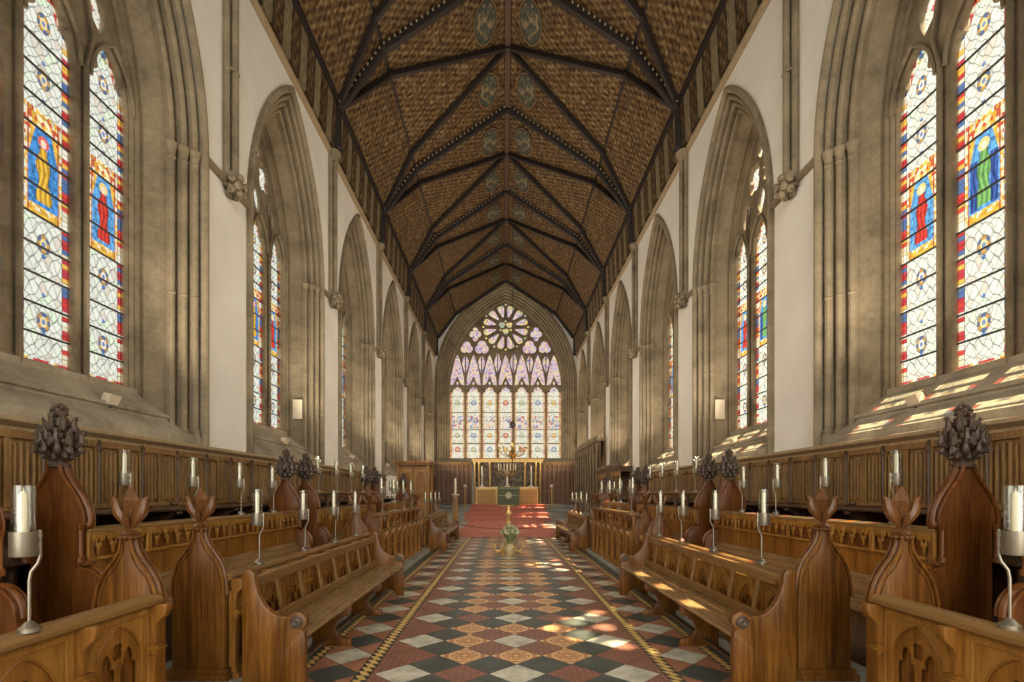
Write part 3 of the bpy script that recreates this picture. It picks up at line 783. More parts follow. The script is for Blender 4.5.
# zigzag borders
for s_ in (-1, 1):
    for xc, wd, y1 in ((1.36, .064, 18.7), (1.94, .05, 18.7)):
        y = -1.6; p = .105
        while y < y1:
            for q in (-1, 1):
                xa, xb = s_*xc, s_*xc+q*wd
                o = 0 if q > 0 else p/2
                addp([(xa, y), (xb, y), (xa, y+p)] if q > 0 else [(xa, y), (xb, y+p), (xa, y+p)], 'yellow')
                addp([(xb, y), (xb, y+p), (xa, y+p)] if q > 0 else [(xa, y), (xb, y), (xb, y+p)], 'black')
            y += p
    y = -1.6
    while y < 18.7:
        a, b = (1.993, 2.12) if s_ > 0 else (-2.12, -1.993)
        addp([(a, y+.003), (b, y+.003), (b, min(y+.8, 18.7)), (a, min(y+.8, 18.7))], 'dark', (a, y)); y += .803
me = bpy.data.meshes.new('floor'); me.from_pydata(V, [], F_); uvl = me.uv_layers.new(name='UVMap')
for lp in me.loops: uvl.data[lp.index].uv = UVs[lp.vertex_index]
for k_ in ('t_white', 't_dark', 't_terra', 't_orange', 't_red', 't_yellow', 't_black', 'grout', 'slab'): me.materials.append(M[k_])
me.polygons.foreach_set('material_index', MI)
m = MB(); m.box(-6, 6, Y0, 37, -.2, -.002)
fl = struct('floor', m, 'grout'); tl = link('floor_tile', me, fl)
# raised platforms under the stalls, chancel steps
for s_ in (-1, 1):
    m = MB(); m.box(*sorted((s_*2.12, s_*W)), Y0, 18.65, 0, .09); o = struct('trim_%d' % tn, m, 'slab', bev=.015); tn += 1
    m = MB(); m.box(*sorted((s_*3.55, s_*W)), Y0, 18.6, .09, .42); part('upper_platform', m, 'dark_wood', o, bev=.01)
STEPS = [(18.7, 0, .165), (26.05, .165, .33), (27.9, .33, .5), (30.8, .5, .67), (33.3, .67, .84)]
m = MB()
for y, z0, z1 in STEPS: m.box(-W, W, y, YE, z0, z1); m.box(-W, W, y-.045, y, z1-.03, z1)
struct('trim_%d' % tn, m, 'slab', bev=.012); tn += 1
# ------------------------------------------------------------------ furniture
SIDE = {-1: 'left', 1: 'right'}
# NOTE on local axes: furniture is modelled for the left side (+x towards the aisle) and mirrored for the right
def side_root(name, label, cat, x, y, z, s_, group=None):
    off = -.06 if cat in ('choir desk', 'choir pew', 'candle lamp') else 0
    return thing(name, label, cat, (s_*x+off, y, z), group, mirror=(s_ > 0))

# --- bench ---------------------------------------------------------
def bench_end_outline():
    o = [(0, 0), (0, .9)]
    o += arc(.05, .945, .052, 190, -10, 8)
    o += [(.105, .90), (.12, .83), (.15, .755), (.195, .69), (.25, .645), (.31, .625), (.35, .63)]
    o += arc(.435, .585, .078, 150, -60, 10)
    o += [(.49, .5), (.5, .46), (.5, 0), (.385, 0)]
    o += arc(.265, -.01, .115, 5, 175, 8) + [(.14, 0)]
    return o
m = MB(); m.plate(bench_end_outline(), (), .065, .012); BE = m.mesh('end_panel', M['oak_end'])
BR = []
for w in (-.04, .04):
    m = MB(); sg = 1 if w > 0 else -1
    ring = [(.052, -.012), (.052, .004), (.044, .008), (.036, .002), (.030, .002)]
    for q in range(4): pass
    prof = [(.052, w-sg*.012), (.052, w+sg*.004), (.046, w+sg*.008), (.038, w+sg*.001), (.034, w+sg*.001), (.022, w+sg*.008), (.010, w+sg*.004), (.004, w+sg*.010)]
    m.lathe(prof, (.43, 0, .58), 16, ax='y'); BR.append(m.mesh('rosette', M['finial_dark']))
m = MB(); o = [(0.06, 0), (0.06, .44), (.46, .44), (.47, .36)] + [(.44, .32), (.36, .30)] + arc(.40, .19, .10, 100, 250, 8) + [(.42, .08), (.47, .07), (.47, 0)]
m.plate(o, (), .055, .008); BL = m.mesh('leg', M['oak_end'])
def bench(s_, y0, L, label, group):
    r = side_root('bench', label, 'bench', 2.19, y0, 0, s_, group)
    for y in (.03, L-.03):
        e_ = link('end_panel', BE, r); e_.location.y = y
        for me_ in BR: link('rosette', me_, e_)
    for t in (1/3, 2/3):
        l_ = link('leg', BL, r); l_.location.y = L*t
    m = MB(); m.box(.06, .49, .06, L-.06, .44, .475); part('seat', m, 'oak_seat', r, .008)
    m = MB(); m.beam((.055, .06, .885), (.055, L-.06, .885), .035, .1, (.25, 0, 1)); part('top_rail', m, 'oak_rail', r, .008)
    m = MB(); m.beam((.10, .06, .53), (.10, L-.06, .53), .03, .10, (.2, 0, 1)); part('lower_rail', m, 'oak_rail', r, .006)
    n = 8
    for i in range(1, n):
        y = L*i/n; m = MB()
        m.plate([(y-.028, .56), (y+.028, .56), (y+.022, .7), (y+.03, .85), (y-.03, .85), (y-.022, .7)], (), .022, .004, lambda u, v, w: (.105-.055*(v-.55)/.3+w, u, v))
        part('back_slat', m, 'oak_rail', r)
    m = MB(); m.box(.2, .24, .06, L-.06, .06, .09); part('stretcher', m, 'dark_wood', r, .005)
    return r
for s_ in (-1, 1):
    bench(s_, 4.04, 4.0, 'long oak bench with open slatted back, nearest the camera on the %s' % SIDE[s_], 'oak benches along the aisle')
    bench(s_, 13.98, 3.95, 'far oak bench near the red steps on the %s of the aisle' % SIDE[s_], 'oak benches along the aisle')

# --- stall ends ------------------------------------------------------
def outline_tube(mb, pts, y, r, close=False):
    mb.tube([(x, y, z) for x, z in pts], r, 6)
AO = [(.212, .02), (.212, .68), (.208, .76), (.198, .83), (.182, .895), (.155, .96), (.115, 1.02), (.074, 1.075), (.046, 1.125), (.033, 1.17), (.03, 1.21)]
a_out = [(-x, z) for x, z in reversed(AO)][:0] + AO + [(-x, z) for x, z in reversed(AO)]
m = MB(); m.plate(a_out, (), .075, .01)
for y in (-.045, .045):
    outline_tube(m, AO[1:], y, .011); outline_tube(m, [(-x, z) for x, z in AO[1:]], y, .011)
    outline_tube(m, [(x-.03 if z < 1.0 else x*.6, z) for x, z in AO[1:-1]], y*.9, .006); outline_tube(m, [(-x+.03 if z < 1.0 else -x*.6, z) for x, z in AO[1:-1]], y*.9, .006)
m.tube([(x+.002, 0, z) for x, z in AO[1:]], .017, 8); m.tube([(-x-.002, 0, z) for x, z in AO[1:]], .017, 8)
m.box(-.26, .26, -.07, .07, 0, .05); m.box(-.245, .245, -.055, .055, .05, .09)
AE = m.mesh('stall_end', M['oak_end'])
# poppyhead with lozenge bud and curling leaves
m = MB()
m.lathe([(.034, 1.19), (.052, 1.20), (.06, 1.215), (.05, 1.23), (.058, 1.243), (.034, 1.26)], (0, 0, 0), 14)
for q in range(14): a = q*PI/7; m.lathe([(.003, 1.205), (.011, 1.217), (.003, 1.229)], (.06*math.cos(a), .06*math.sin(a), 0), 6)
m.lathe([(.026, 1.25), (.024, 1.33), (.032, 1.37), (.064, 1.46), (.026, 1.525), (.004, 1.555)], (0, 0, 0), 4, rot=0)
m.lathe([(.022, 1.25), (.022, 1.33), (.028, 1.38), (.046, 1.465), (.016, 1.53)], (0, 0, 0), 4, rot=PI/4)
for sx in (-1, 1):
    m.tube([(sx*.01, 0, 1.285), (sx*.035, 0, 1.33), (sx*.07, 0, 1.375), (sx*.088, 0, 1.42), (sx*.095, 0, 1.455), (sx*.118, 0, 1.48), (sx*.128, 0, 1.475)], [.012, .028, .034, .03, .022, .012, .004], 8, flat=1.2)
    m.tube([(sx*.075, 0, 1.375), (sx*.105, 0, 1.375), (sx*.118, 0, 1.39)], [.022, .014, .004], 6)
    m.tube([(0, sx*.01, 1.27), (0, sx*.03, 1.31), (0, sx*.05, 1.35), (0, sx*.07, 1.375)], [.012, .02, .018, .004], 8)
AF = m.mesh('poppyhead', M['finial_mid'])
bodyR = [(.42, .02), (.42, .68)] + arc(.22, .70, .2, 15, 88, 7) + [(.2, .92), (.2, .945), (.225, .95)]
gab = [(.235, 1.25), (.24, 1.3), (.225, 1.38), (.19, 1.46), (.14, 1.54), (.09, 1.61), (.055, 1.68), (.042, 1.73)]
BOut = bodyR + [(.2, .96), (.2, 1.24)] + gab + [(-x, z) for x, z in reversed(gab)] + [(-.2, 1.24), (-.2, .02)]
m = MB(); m.plate(BOut, (), .09, .01)
for y in (-.055, .055):
    outline_tube(m, gab, y, .013); outline_tube(m, [(-x, z) for x, z in gab], y, .013); outline_tube(m, bodyR[1:9], y, .012)
    for sx in (1, -1):
        m.lathe([(.03, .95), (.03, .99), (.02, 1.0), (.016, 1.02), (.016, 1.21), (.024, 1.22), (.03, 1.26)], (sx*.218, y, 0), 8)
for r_, pts in ((.022, gab), (.024, bodyR[1:9])):
    m.tube([(x+.01, 0, z) for x, z in pts], r_, 8)
m.tube([(-x-.01, 0, z) for x, z in gab], .022, 8)
m.box(-.25, .46, -.08, .08, 0, .06)
for q in range(5):
    t = gab[1+q]; m.lathe([(.004, -.012), (.014, 0), (.004, .012)], (-t[0]-.035, 0, t[1]), 6)
m.lathe([(.03, .915), (.045, .93), (.045, .95), (.028, .97)], (.218, 0, 0), 10); m.lathe([(.028, 1.22), (.042, 1.24), (.042, 1.26), (.03, 1.28)], (.218, 0, 0), 10)
BEm = m.mesh('tall_stall_end', M['oak_red'])
m = MB(); m.lathe([(.05, 1.71), (.075, 1.72), (.08, 1.745), (.06, 1.765), (.045, 1.80), (.055, 1.87)], (0, 0, 0), 14)
lump(m, (0, 0, 1.92), .10, 5, 34, (1.1, .9, 1.0), .2)
rf = random.Random(11)
for r0, r1, z0, z1, n_, k0 in ((.03, .10, 1.77, 1.86, 9, 0), (.05, .15, 1.80, 1.93, 9, .35), (.06, .155, 1.86, 2.0, 9, .1), (.05, .125, 1.90, 2.05, 8, .5), (.04, .115, 1.97, 2.13, 7, .2), (.03, .06, 2.03, 2.12, 6, 0)):
    for q in range(n_):
        a = q*2*PI/n_+k0+rf.uniform(-.12, .12); c_, s2 = math.cos(a), math.sin(a)*.85; L_ = rf.uniform(.82, 1.12)
        dz = (z1-z0)*L_; f = lambda t, z: (c_*(r0+(r1*L_-r0)*t), s2*(r0+(r1*L_-r0)*t), z0+dz*z)
        m.tube([f(0, 0), f(.5, .2), f(.9, .4), f(.85, .75), f(1.1, 1.0), f(1.25, .85)], [.012, .024, .026, .018, .013, .003], 6)
        m.tube([f(.75, .35), f(1.15, .3), f(1.3, .5)], [.02, .013, .003], 5)
lump(m, (0, 0, 2.165), .064, 9, 24, (.9, .9, 1.0), .24)
m.lathe([(.05, 1.98), (.03, 2.12)], (0, 0, 0), 10)
BF = m.mesh('foliage_finial', M['finial_dark'])

# --- choir desks (front row) -------------------------------------------
def panel_face(mb, y0, y1, z0, z1, x, mb2, mb3):
    """framed square panel with recessed pointed two-light tracery"""
    yc = (y0+y1)/2; hw = (y1-y0)/2-.05; zz = z1-.06
    mb.plate([(y0, z0), (y1, z0), (y1, z1), (y0, z1)], [[(yc-hw, z0+.06), (yc+hw, z0+.06), (yc+hw, zz), (yc-hw, zz)]], .032, .008, lambda u, v, w: (x+w, u, v))
    a = hw*.80; zs = zz-.27; base = z0+.10; L = lambda k, q: lancet(yc, a*k, base-q, zs, .25*k, 8)
    mb3.plate([(yc-hw-.01, z0+.05), (yc+hw+.01, z0+.05), (yc+hw+.01, zz+.01), (yc-hw-.01, zz+.01)], [L(1, 0)], .016, .004, lambda u, v, w: (x-.008+w, u, v))
    hole = []
    for sg in (-1, 1):
        cx = yc+sg*a*.47; hole.append(cusped(cx, a*.36, base+.015, zs-.06, .17))
    hole.append(foil(yc, zs+.10, a*.27, 4, .35, PI/4, .9, 1.1))
    mb2.plate(L(.99, .002), hole, .014, .003, lambda u, v, w: (x-.012+w, u, v))
    mb2.tube([(x-.002, u, v) for u, v in L(1, 0)[1:]], .007, 6)
def bracket_mesh():
    m = MB()
    m.plate([(0, .87), (.115, .87), (.115, .83), (.105, .80), (.06, .76), (.04, .70), (.035, .64), (.035, .60), (0, .60)], (), .06, .008)
    m.box(-.005, .075, -.042, .042, .585, .60); m.box(-.005, .065, -.036, .036, .60, .615); m.box(-.005, .055, -.034, .034, .555, .585); m.box(-.005, .05, -.032, .032, .54, .55)
    m.box(-.005, .035, -.026, .026, .14, .54); m.box(-.005, .07, -.04, .04, 0, .10); m.box(-.005, .05, -.033, .033, .10, .14)
    return m.mesh('bracket', M['oak'])
BK = bracket_mesh()
def desk(s_, y0, y1, label, group, upper=False, end0=True, end1=True, fine=True):
    """front desk; root at (x=-2.27 face plane)"""
    L = y1-y0; r = side_root('choir_desk', label, 'choir desk', 2.30, y0, .09, s_, group)
    if y0 < 0: r.location.x += .05*(s_ > 0)-.01*(s_ < 0)
    n = max(1, round(L/.56)); p = L/n
    fm_, tm_, sp_ = MB(), MB(), MB(); ph = .81 if (upper or y0 < 0) else .71
    for i in range(n): panel_face(fm_, i*p+.02, (i+1)*p-.02, .0, ph, 0, tm_, sp_)
    part('front_panel', fm_, 'oak_light', r); part('tracery', tm_, 'oak', r); part('spandrel_board', sp_, 'oak_light', r)
    m = MB(); m.box(-.05, -.03, 0, L, 0, ph-.03); part('backboard', m, 'oak_end', r)
    for i in range(n+1):
        b = link('bracket', BK, r); b.location = (.01, min(max(i*p, .04), L-.04), -.06)
    m = MB()
    sec = [(-.01+.036*math.cos(q*PI/5), .826+.036*math.sin(q*PI/5)) for q in range(10)] if ph < .8 else [(-.075, .80), (.05, .80), (.065, .815), (.065, .835), (.05, .85), (.03, .86), (-.055, .86), (-.075, .85)] if not upper else [(-.03, .77), (.05, .77), (.06, .79), (.05, .81), (-.03, .81)]
    m.loft([[(x, y, z) for x, z in sec] for y in (0, L)], True, True); part('rail', m, 'oak_rail', r, .004)
    if ph < .8: pass
    elif not upper:
        m = MB(); m.box(-.22, -.05, 0, L, .42, .44); part('book_shelf', m, 'oak_end', r)
    else:
        m = MB(); hs = []
        for i in range(n*1):
            c = (i+.5)*p; hs.append(lancet(c, p*.40, .84, .93, .15, 6))
        m.plate([(0, .81), (L, .81), (L, 1.10), (0, 1.10)], hs, .035, .006, lambda u, v, w: (-.01+w, u, v)); part('arcade', m, 'oak', r)
        for i in range(n):
            m = MB(); m.lathe([(.0, .81), (.02, .83), (.05, .9), (.06, .95), (.03, 1.0), (.0, 1.02)], (-.2, (i+.5)*p, 0), 10); part('carved_bracket', m, 'oak_end', r)
        m = MB(); m.loft([[(x, y, z) for x, z in ((.07, 1.10), (.075, 1.145), (-.30, 1.12), (-.30, 1.08))] for y in (-.02, L+.02)], True, True); part('book_slope', m, 'oak_mid_top', r, .005)
        m = MB(); m.plate([(.05, 0), (.05, .78), (.085, .80), (.085, 1.09), (-.30, 1.07), (-.30, 0)], (), .05, .008, lambda u, v, w: (u, L-.03+w, v)); part('end_panel', m, 'oak_end', r)
    for e_, y in ((end0, .0), (end1, L)):
        if e_:
            o = link('stall_end', AE, r); o.location = (-.23, y if y0 > 0 else y+.11, 0); f = link('poppyhead', AF, o)
    return r

# --- choir pews (seat of front row, carved back, tall ends) --------------
def frieze(mb, mb2, y0, y1, z0, z1, x):
    mb.plate([(y0, z0), (y1, z0), (y1, z1), (y0, z1)], [[(y0+.03, z0+.03), (y1-.03, z0+.03), (y1-.03, z1-.02), (y0+.03, z1-.02)]], .03, .006, lambda u, v, w: (x+w, u, v))
    n = max(1, round((y1-y0-.06)/.175)); p = (y1-y0-.06)/n
    for i in range(n):
        c = y0+.03+(i+.5)*p; h = z1-z0-.05; zb = z1-.02
        o = [(c-p*.5, zb), (c-p*.5, zb-.018), (c-p*.36, zb-h*.35), (c-p*.17, zb-h*.3), (c-p*.2, zb-h*.55), (c-p*.08, zb-h*.62), (c, zb-h*.95), (c+p*.08, zb-h*.62), (c+p*.2, zb-h*.55), (c+p*.17, zb-h*.3), (c+p*.36, zb-h*.35), (c+p*.5, zb-.018), (c+p*.5, zb)]
        mb2.plate(o, [foil(c, zb-h*.34, p*.12, 3, .3, PI/2, m=12)], .03, .006, lambda u, v, w: (x-.002+w, u, v))
def pew(s_, y0, y1, label, group, arcade=False, end0=True, end1=True):
    L = y1-y0; r = side_root('choir_pew', label, 'choir pew', 3.48, y0, .09, s_, group)
    m = MB(); m.box(-.02, .0, 0, L, 0, 1.19)
    n = round(L/.37)
    for i in range(n+1): m.box(.0, .006, max(0, i*L/n-.004), min(L, i*L/n+.004), .5, 1.02)
    part('back_board', m, 'oak', r)
    m = MB(); m.box(.0, .004, 0, L, .96, 1.18); part('frieze_ground', m, 'oak_red', r)  # ground darkened, recess shade behind the carving put into its colour
    fm_, tm_ = MB(), MB(); k_ = round(L/.75)
    for i in range(k_): frieze(fm_, tm_, i*L/k_, (i+1)*L/k_, .95, 1.19, .022)
    part('frieze_frame', fm_, 'oak_light', r); part('carved_frieze', tm_, 'oak_light', r)
    m = MB(); m.loft([[(x, y, z) for x, z in ((-.1, 1.185), (.035, 1.185), (.045, 1.20), (.04, 1.215), (-.1, 1.225))] for y in (0, L)], True, True); part('capping_rail', m, 'oak_rail', r, .003)
    m = MB(); m.loft([[(x, y, z) for x, z in ((.01, .50), (.01, .53), (.46, .505), (.47, .49), (.46, .475))] for y in (.03, L-.03)], True, True); part('seat', m, 'oak_seat', r)
    m = MB(); m.loft([[(x, y, z) for x, z in ((.008, .53), (.05, .53), (.02, .72), (.008, .72))] for y in (.03, L-.03)], True, True); part('lean_board', m, 'oak_seat', r)
    m = MB(); m.box(.38, .41, .05, L-.05, 0, .475); part('seat_front', m, 'dark_wood', r)
    if arcade:
        m = MB(); p = L/6; hs = [lancet((i+.5)*p, p*.42, 1.25, 1.34, .14, 6) for i in range(6)]
        m.plate([(0, 1.215), (L, 1.215), (L, 1.50), (0, 1.50)], hs, .03, .005, lambda u, v, w: (-.05+w, u, v)); part('arcade', m, 'dark_wood', r)
        m = MB(); m.box(-.45, .03, -.02, L+.02, 1.50, 1.535); part('desk_top', m, 'oak_rail', r, .006)
    else:
        m = MB(); m.loft([[(x, y, z) for x, z in ((-.1, 1.20), (-.1, 1.223), (-.36, 1.13), (-.36, 1.11))] for y in (0, L)], True, True); part('book_slope', m, 'dark_wood', r)
    for e_, y in ((end0, 0), (end1, L)):
        if e_:
            o = link('stall_end', BEm, r); o.location = (-.2, y, 0); link('finial', BF, o)
    return r
BLK = [(-.9, 3.4), (4.17, 8.5), (9.35, 13.5), (14.3, 18.35)]
WHERE = ['nearest the camera', 'behind the long near bench', 'beyond the long near bench', 'closest to the chancel steps']
for s_ in (-1, 1):
    for i, (y0, y1) in enumerate(BLK):
        lab = ['front choir desk with carved tracery panels cut off by the %s frame edge' % SIDE[s_],
               'front choir desk with carved panels and rail directly behind the long %s bench' % SIDE[s_],
               '%s choir desk with open arcade under a sloping book ledge, between the two benches' % SIDE[s_],
               '%s front choir desk behind the far bench, closest to the red steps' % SIDE[s_]][i]
        desk(s_, y0, y1 if i else 3.29, lab, 'front choir desks', upper=(i == 2), end0=(i > 0), end1=(i < 2 or i == 3))
        lab = ['choir pew behind the nearest %s desk, mostly outside the frame' % SIDE[s_],
               '%s choir pew with carved frieze back and tall foliage finials, behind the long bench' % SIDE[s_],
               '%s choir pew with arcaded ledge above its back, second block from the camera' % SIDE[s_],
               '%s choir pew in the last block before the chancel steps' % SIDE[s_]][i]
        pew(s_, y0, y1, lab, 'choir pews with carved backs', arcade=(i == 2), end0=(i > 0))

# --- wall stalls and panelling -------------------------------------------
ST = .735
def wall_stalls(s_, y0, y1, label):
    L = y1-y0; r = side_root('wall_stalls', label, 'choir stalls', 4.97, y0, .42, s_, 'misericord stalls along the walls')
    n = round(L/ST); p = L/n
    m = MB(); m.box(.02, .5, 0, L, .52, .56); part('seat', m, 'dark_wood', r, .005)
    m = MB(); m.loft([[(x, y, z) for x, z in ((.0, .94), (.54, .94), (.56, .955), (.56, .98), (.54, .995), (.0, .995))] for y in (0, L)], True, True); part('capping', m, 'dark_wood', r, .006)
    m = MB(); m.box(.0, .03, 0, L, 0, .94); part('seat_back', m, 'dark_wood', r)
    for i in range(n+1):
        m = MB(); y = i*p
        m.plate([(.03, 0), (.03, .94), (.5, .94), (.53, .92), (.47, .88), (.36, .82), (.33, .72), (.4, .62), (.46, .56), (.46, 0)], (), .05, .008, lambda u, v, w: (u, y+w, v))
        m.lathe([(.03, .89), (.05, .91), (.05, .93), (.03, .94)], (.52, y, 0), 10); m.lathe([(.022, .99), (.03, 1.02), (.05, 1.035), (.05, 1.055), (.02, 1.06)], (.47, y, 0), 8)
        part('divider', m, 'dark_wood', r)
    return r
def panelling(s_, y0, y1, label):
    L = y1-y0; r = side_root('linenfold_panelling', label, 'wall panelling', 4.985, y0, 1.42, s_, 'linenfold panelling on the side walls')
    n = round(L/(ST/2)); p = L/n
    m = MB(); m.box(0, .03, 0, L, 0, .9); part('backing', m, 'panel_wood', r)
    m = MB()
    for z0, z1 in ((0, .05), (.72, .80)): m.box(.03, .068, 0, L, z0, z1)
    for i in range(n+1): m.box(.03, .066, i*p-.034, i*p+.034, .05, .72)
    part('framing', m, 'panel_wood', r, .006)
    for i in range(n):
        m = MB(); y = i*p+.045; w_ = p-.09; k_ = 4
        for j in range(k_):
            yc = y+w_*(j+.5)/k_; hh = w_/k_*.36; zt = .70-.035*(1+math.cos(j*2*PI/(k_-1)))*.5
            m.loft([[(.028, yc-hh*1.15, z), (.056, yc-hh*.6, z), (.062, yc, z), (.056, yc+hh*.6, z), (.028, yc+hh*1.15, z)] for z in (.075+.02*(j % 2), zt)], False, False)
        part('linenfold', m, 'panel_wood', r)
    for i in range(0, n+1, 2):
        m = MB(); m.tube([(.075, i*p, .02), (.075, i*p, .70)], .016, 8); m.lathe([(.018, .66), (.034, .70), (.034, .725), (.022, .74), (.03, .77), (.008, .81)], (.078, i*p, 0), 8)
        part('post', m, 'dark_wood', r)
    m = MB(); m.loft([[(x, y, z) for x, z in ((0, .80), (.06, .80), (.07, .83), (.11, .85), (.16, .875), (.17, .90), (.17, .92), (.0, .95))] for y in (0, L)], True, True); part('cornice', m, plain('bleached_oak%d' % (s_+1), (.36, .265, .15), .55, 0, .2), r)
    return r
for s_ in (-1, 1):
    wall_stalls(s_, .2, 20.0, 'row of dark oak misericord stalls against the %s wall below the panelling' % SIDE[s_])
    panelling(s_, .2, 20.0 if s_ > 0 else 20.7, 'grey-brown linenfold panelling with thin posts along the %s wall under the windows' % SIDE[s_])

# --- candle lamps --------------------------------------------------------
def lamp_parts():
    P = {}
    m = MB(); m.lathe([(.045, 0), (.045, .02), (.03, .03), (.018, .045), (.008, .05)], (0, 0, 0), 16); P['base'] = (m, 'metal')
    m = MB(); m.tube([(0, 0, .04), (0, 0, .24), (.006, 0, .28), (.03, 0, .32), (.038, 0, .35), (.038, 0, .475)], .007, 8); m.lathe([(.012, 0), (.012, .02)], (.034, 0, .39), 8); m.lathe([(.012, 0), (.012, .02)], (.034, 0, .44), 8); P['stem'] = (m, 'metal')
    m = MB(); m.loft([[(rr_*math.cos(2*PI*k/20), rr_*math.sin(2*PI*k/20), z) for k in range(20)] for rr_, z in ((.01, .385), (.05, .385), (.052, .39), (.052, .50), (.049, .50), (.049, .395), (.01, .395))], True, True); P['cup'] = (m, 'metal')
    m = MB(); m.lathe([(.019, .395), (.019, .665), (.016, .675), (.004, .69)], (.0, 0, 0), 14); m.lathe([(.002, .685), (.002, .705)], (0, 0, 0), 6); P['candle'] = (m, 'candle')
    m = MB(); m.loft([[(rr_*math.cos(2*PI*k/24), rr_*math.sin(2*PI*k/24), z) for k in range(24)] for rr_, z in ((.045, .40), (.045, .715), (.043, .715), (.043, .40))], True, False); P['glass_chimney'] = (m, 'clear')
    for k_ in ('cup', 'candle', 'glass_chimney'): P[k_][0].v = [(x-.02, y, z-.03) for x, y, z in P[k_][0].v]
    return {k_: v[0].mesh(k_, M[v[1]]) for k_, v in P.items()}
LP = lamp_parts()
ORD = ['first', 'second', 'third', 'fourth', 'fifth', 'sixth']
def lamp(x, y, z, s_, label, group, rz=0):
    r = side_root('candle_lamp', label, 'candle lamp', x, y, z, s_, group)
    r.rotation_euler.z = rz
    for k_, me_ in LP.items(): link(k_, me_, r)
Lb = 'glass candle lamp on the '
for s_ in (-1, 1):
    sd = SIDE[s_]
    lamp(2.285 if s_ < 0 else 2.37, 2.40 if s_ < 0 else 2.46, .95, s_, 'candle lamp in clear glass chimney on the %s desk rail nearest the camera' % sd, 'glass candle lamps on the stalls', rz=-.7*s_)
    front = [(4.7, .948), (5.78, .948), (6.82, .948), (7.8, .948)]
    for i, (y, z) in enumerate(front): lamp(2.305, y, z, s_, '%s%s rail behind the long bench, %s from camera' % (Lb, sd, ORD[i]), 'glass candle lamps on the stalls')
    for i, y in enumerate((4.75, 5.8, 6.82, 7.78)): lamp(3.56, y, 1.315, s_, '%s%s carved pew back, %s from camera' % (Lb, sd, ORD[i]), 'glass candle lamps on the stalls')
    for i, y in enumerate((9.95, 11.05, 12.1, 13.1)):
        lamp(2.42, y, 1.228, s_, '%s%s arcaded sloping desk ledge, %s from camera' % (Lb, sd, ORD[i]), 'glass candle lamps on the stalls')
        lamp(3.66, y, 1.625, s_, '%s%s flat arcaded pew ledge, %s from camera' % (Lb, sd, ORD[i]), 'glass candle lamps on the stalls')
    for i, y in enumerate((14.8, 15.9, 16.9, 17.9)):
        lamp(2.31, y, .95, s_, '%s%s desk behind the far bench, %s from camera' % (Lb, sd, ORD[i]), 'glass candle lamps on the stalls')
        lamp(3.56, y, 1.315, s_, '%s%s pew back nearest the chancel, %s from camera' % (Lb, sd, ORD[i]), 'glass candle lamps on the stalls')

FL = []
# --- floodlights and notices ------------------------------------------------
for i, c in enumerate(CEN[1:7]):  # last pair is unseen, added to brighten the sanctuary
    for s_ in (-1, 1):
        FL.append((s_, c))
        r = side_root('floodlight', 'small cream floodlight on the sloping sill of the %s %s window' % (ORD[i], SIDE[s_]), 'floodlight', 5.30, c+.38, 2.74, s_, 'cream floodlights on the window sills')
        m = MB(); m.xf = lambda p: (p[0]*math.cos(.5)+p[2]*math.sin(.5), p[1], -p[0]*math.sin(.5)+p[2]*math.cos(.5)+.1)
        m.loft([[(-.07, -.06, -.05), (-.07, .06, -.05), (-.07, .06, .05), (-.07, -.06, .05)], [(.06, -.1, -.075), (.06, .1, -.075), (.06, .1, .075), (.06, -.1, .075)]], True, True); part('housing', m, 'cream_box', r, .006)
        m = MB(); m.lathe([(.03, -.02), (.02, .0), (.012, .03)], (0, 0, 0), 8); part('bracket', m, 'iron', r)
for s_ in (-1, 1):
    r = side_root('notice_board', 'small cream tablet fixed to the far stone jamb of the second %s window' % SIDE[s_], 'tablet', 5.43, CEN[2]+1.46, 3.5, s_, 'tablets on the window jambs')
    m = MB(); m.box(-.12, .12, -.02, .02, 0, .5); part('board', m, 'cream_box', r, .004)

# --- chancel -----------------------------------------------------------------
def carpet():
    m = MB(); hw = [(-1.84, 1.86), (-2.15, 2.25), (-2.3, 2.35), (-2.2, 2.5), (-2.3, 2.6)]
    ys = [s[0] for s in STEPS]+[34.9]
    for i, (y, z0, z1) in enumerate(STEPS):
        a, b = hw[i]; m.box(a, b, y-.012, ys[i+1], z1, z1+.012); m.box(a, b, y-.014, y, z0+(.012 if i else .002), z1+.012); m.box(a, b, y-.06, y, z1-.03, z1+.012)
    o = part('stair_carpet', m, 'carpet', None); tag(o, 'red carpet running up the chancel steps to the altar', 'carpet')
carpet()
r = thing('altar', 'altar table with patterned gold cloth frontal at the top of the red steps', 'altar', (.08, 34.3, .852))
m = MB(); m.box(-2.05, 2.05, .02, .85, 0, 1.10); part('body', m, 'gold_mat', r)
m = MB(); m.box(-2.1, 2.1, -.04, .9, 1.10, 1.16); part('altar_top', m, 'candle', r, .01)
def frontal_mat():
    t = NT('gold_damask'); v = t.coords('Object'); sx = t.n('ShaderNodeSeparateXYZ', {0: v})
    a = t.math('SINE', t.math('MULTIPLY', t.math('ADD', sx.outputs[0], sx.outputs[2]), 21.0)); b = t.math('SINE', t.math('MULTIPLY', t.math('SUBTRACT', sx.outputs[0], sx.outputs[2]), 21.0))
    return t.bsdf(t.ramp(t.math('ADD', t.math('MULTIPLY', t.math('MULTIPLY', a, b), .5), .5), [(.3, (.38, .22, .06)), (.6, (.62, .42, .15))]), .6)
m = MB(); m.box(-2.06, 2.06, 0, .02, .01, 1.0); part('frontal', m, frontal_mat(), r)
m = MB(); m.box(-2.07, 2.07, -.02, .02, .98, 1.1)
for x in (-2.05, -.72, .72, 2.05): m.box(x-.03, x+.03, -.015, .02, .02, 1.0)
part('orphrey', m, 'gold', r)
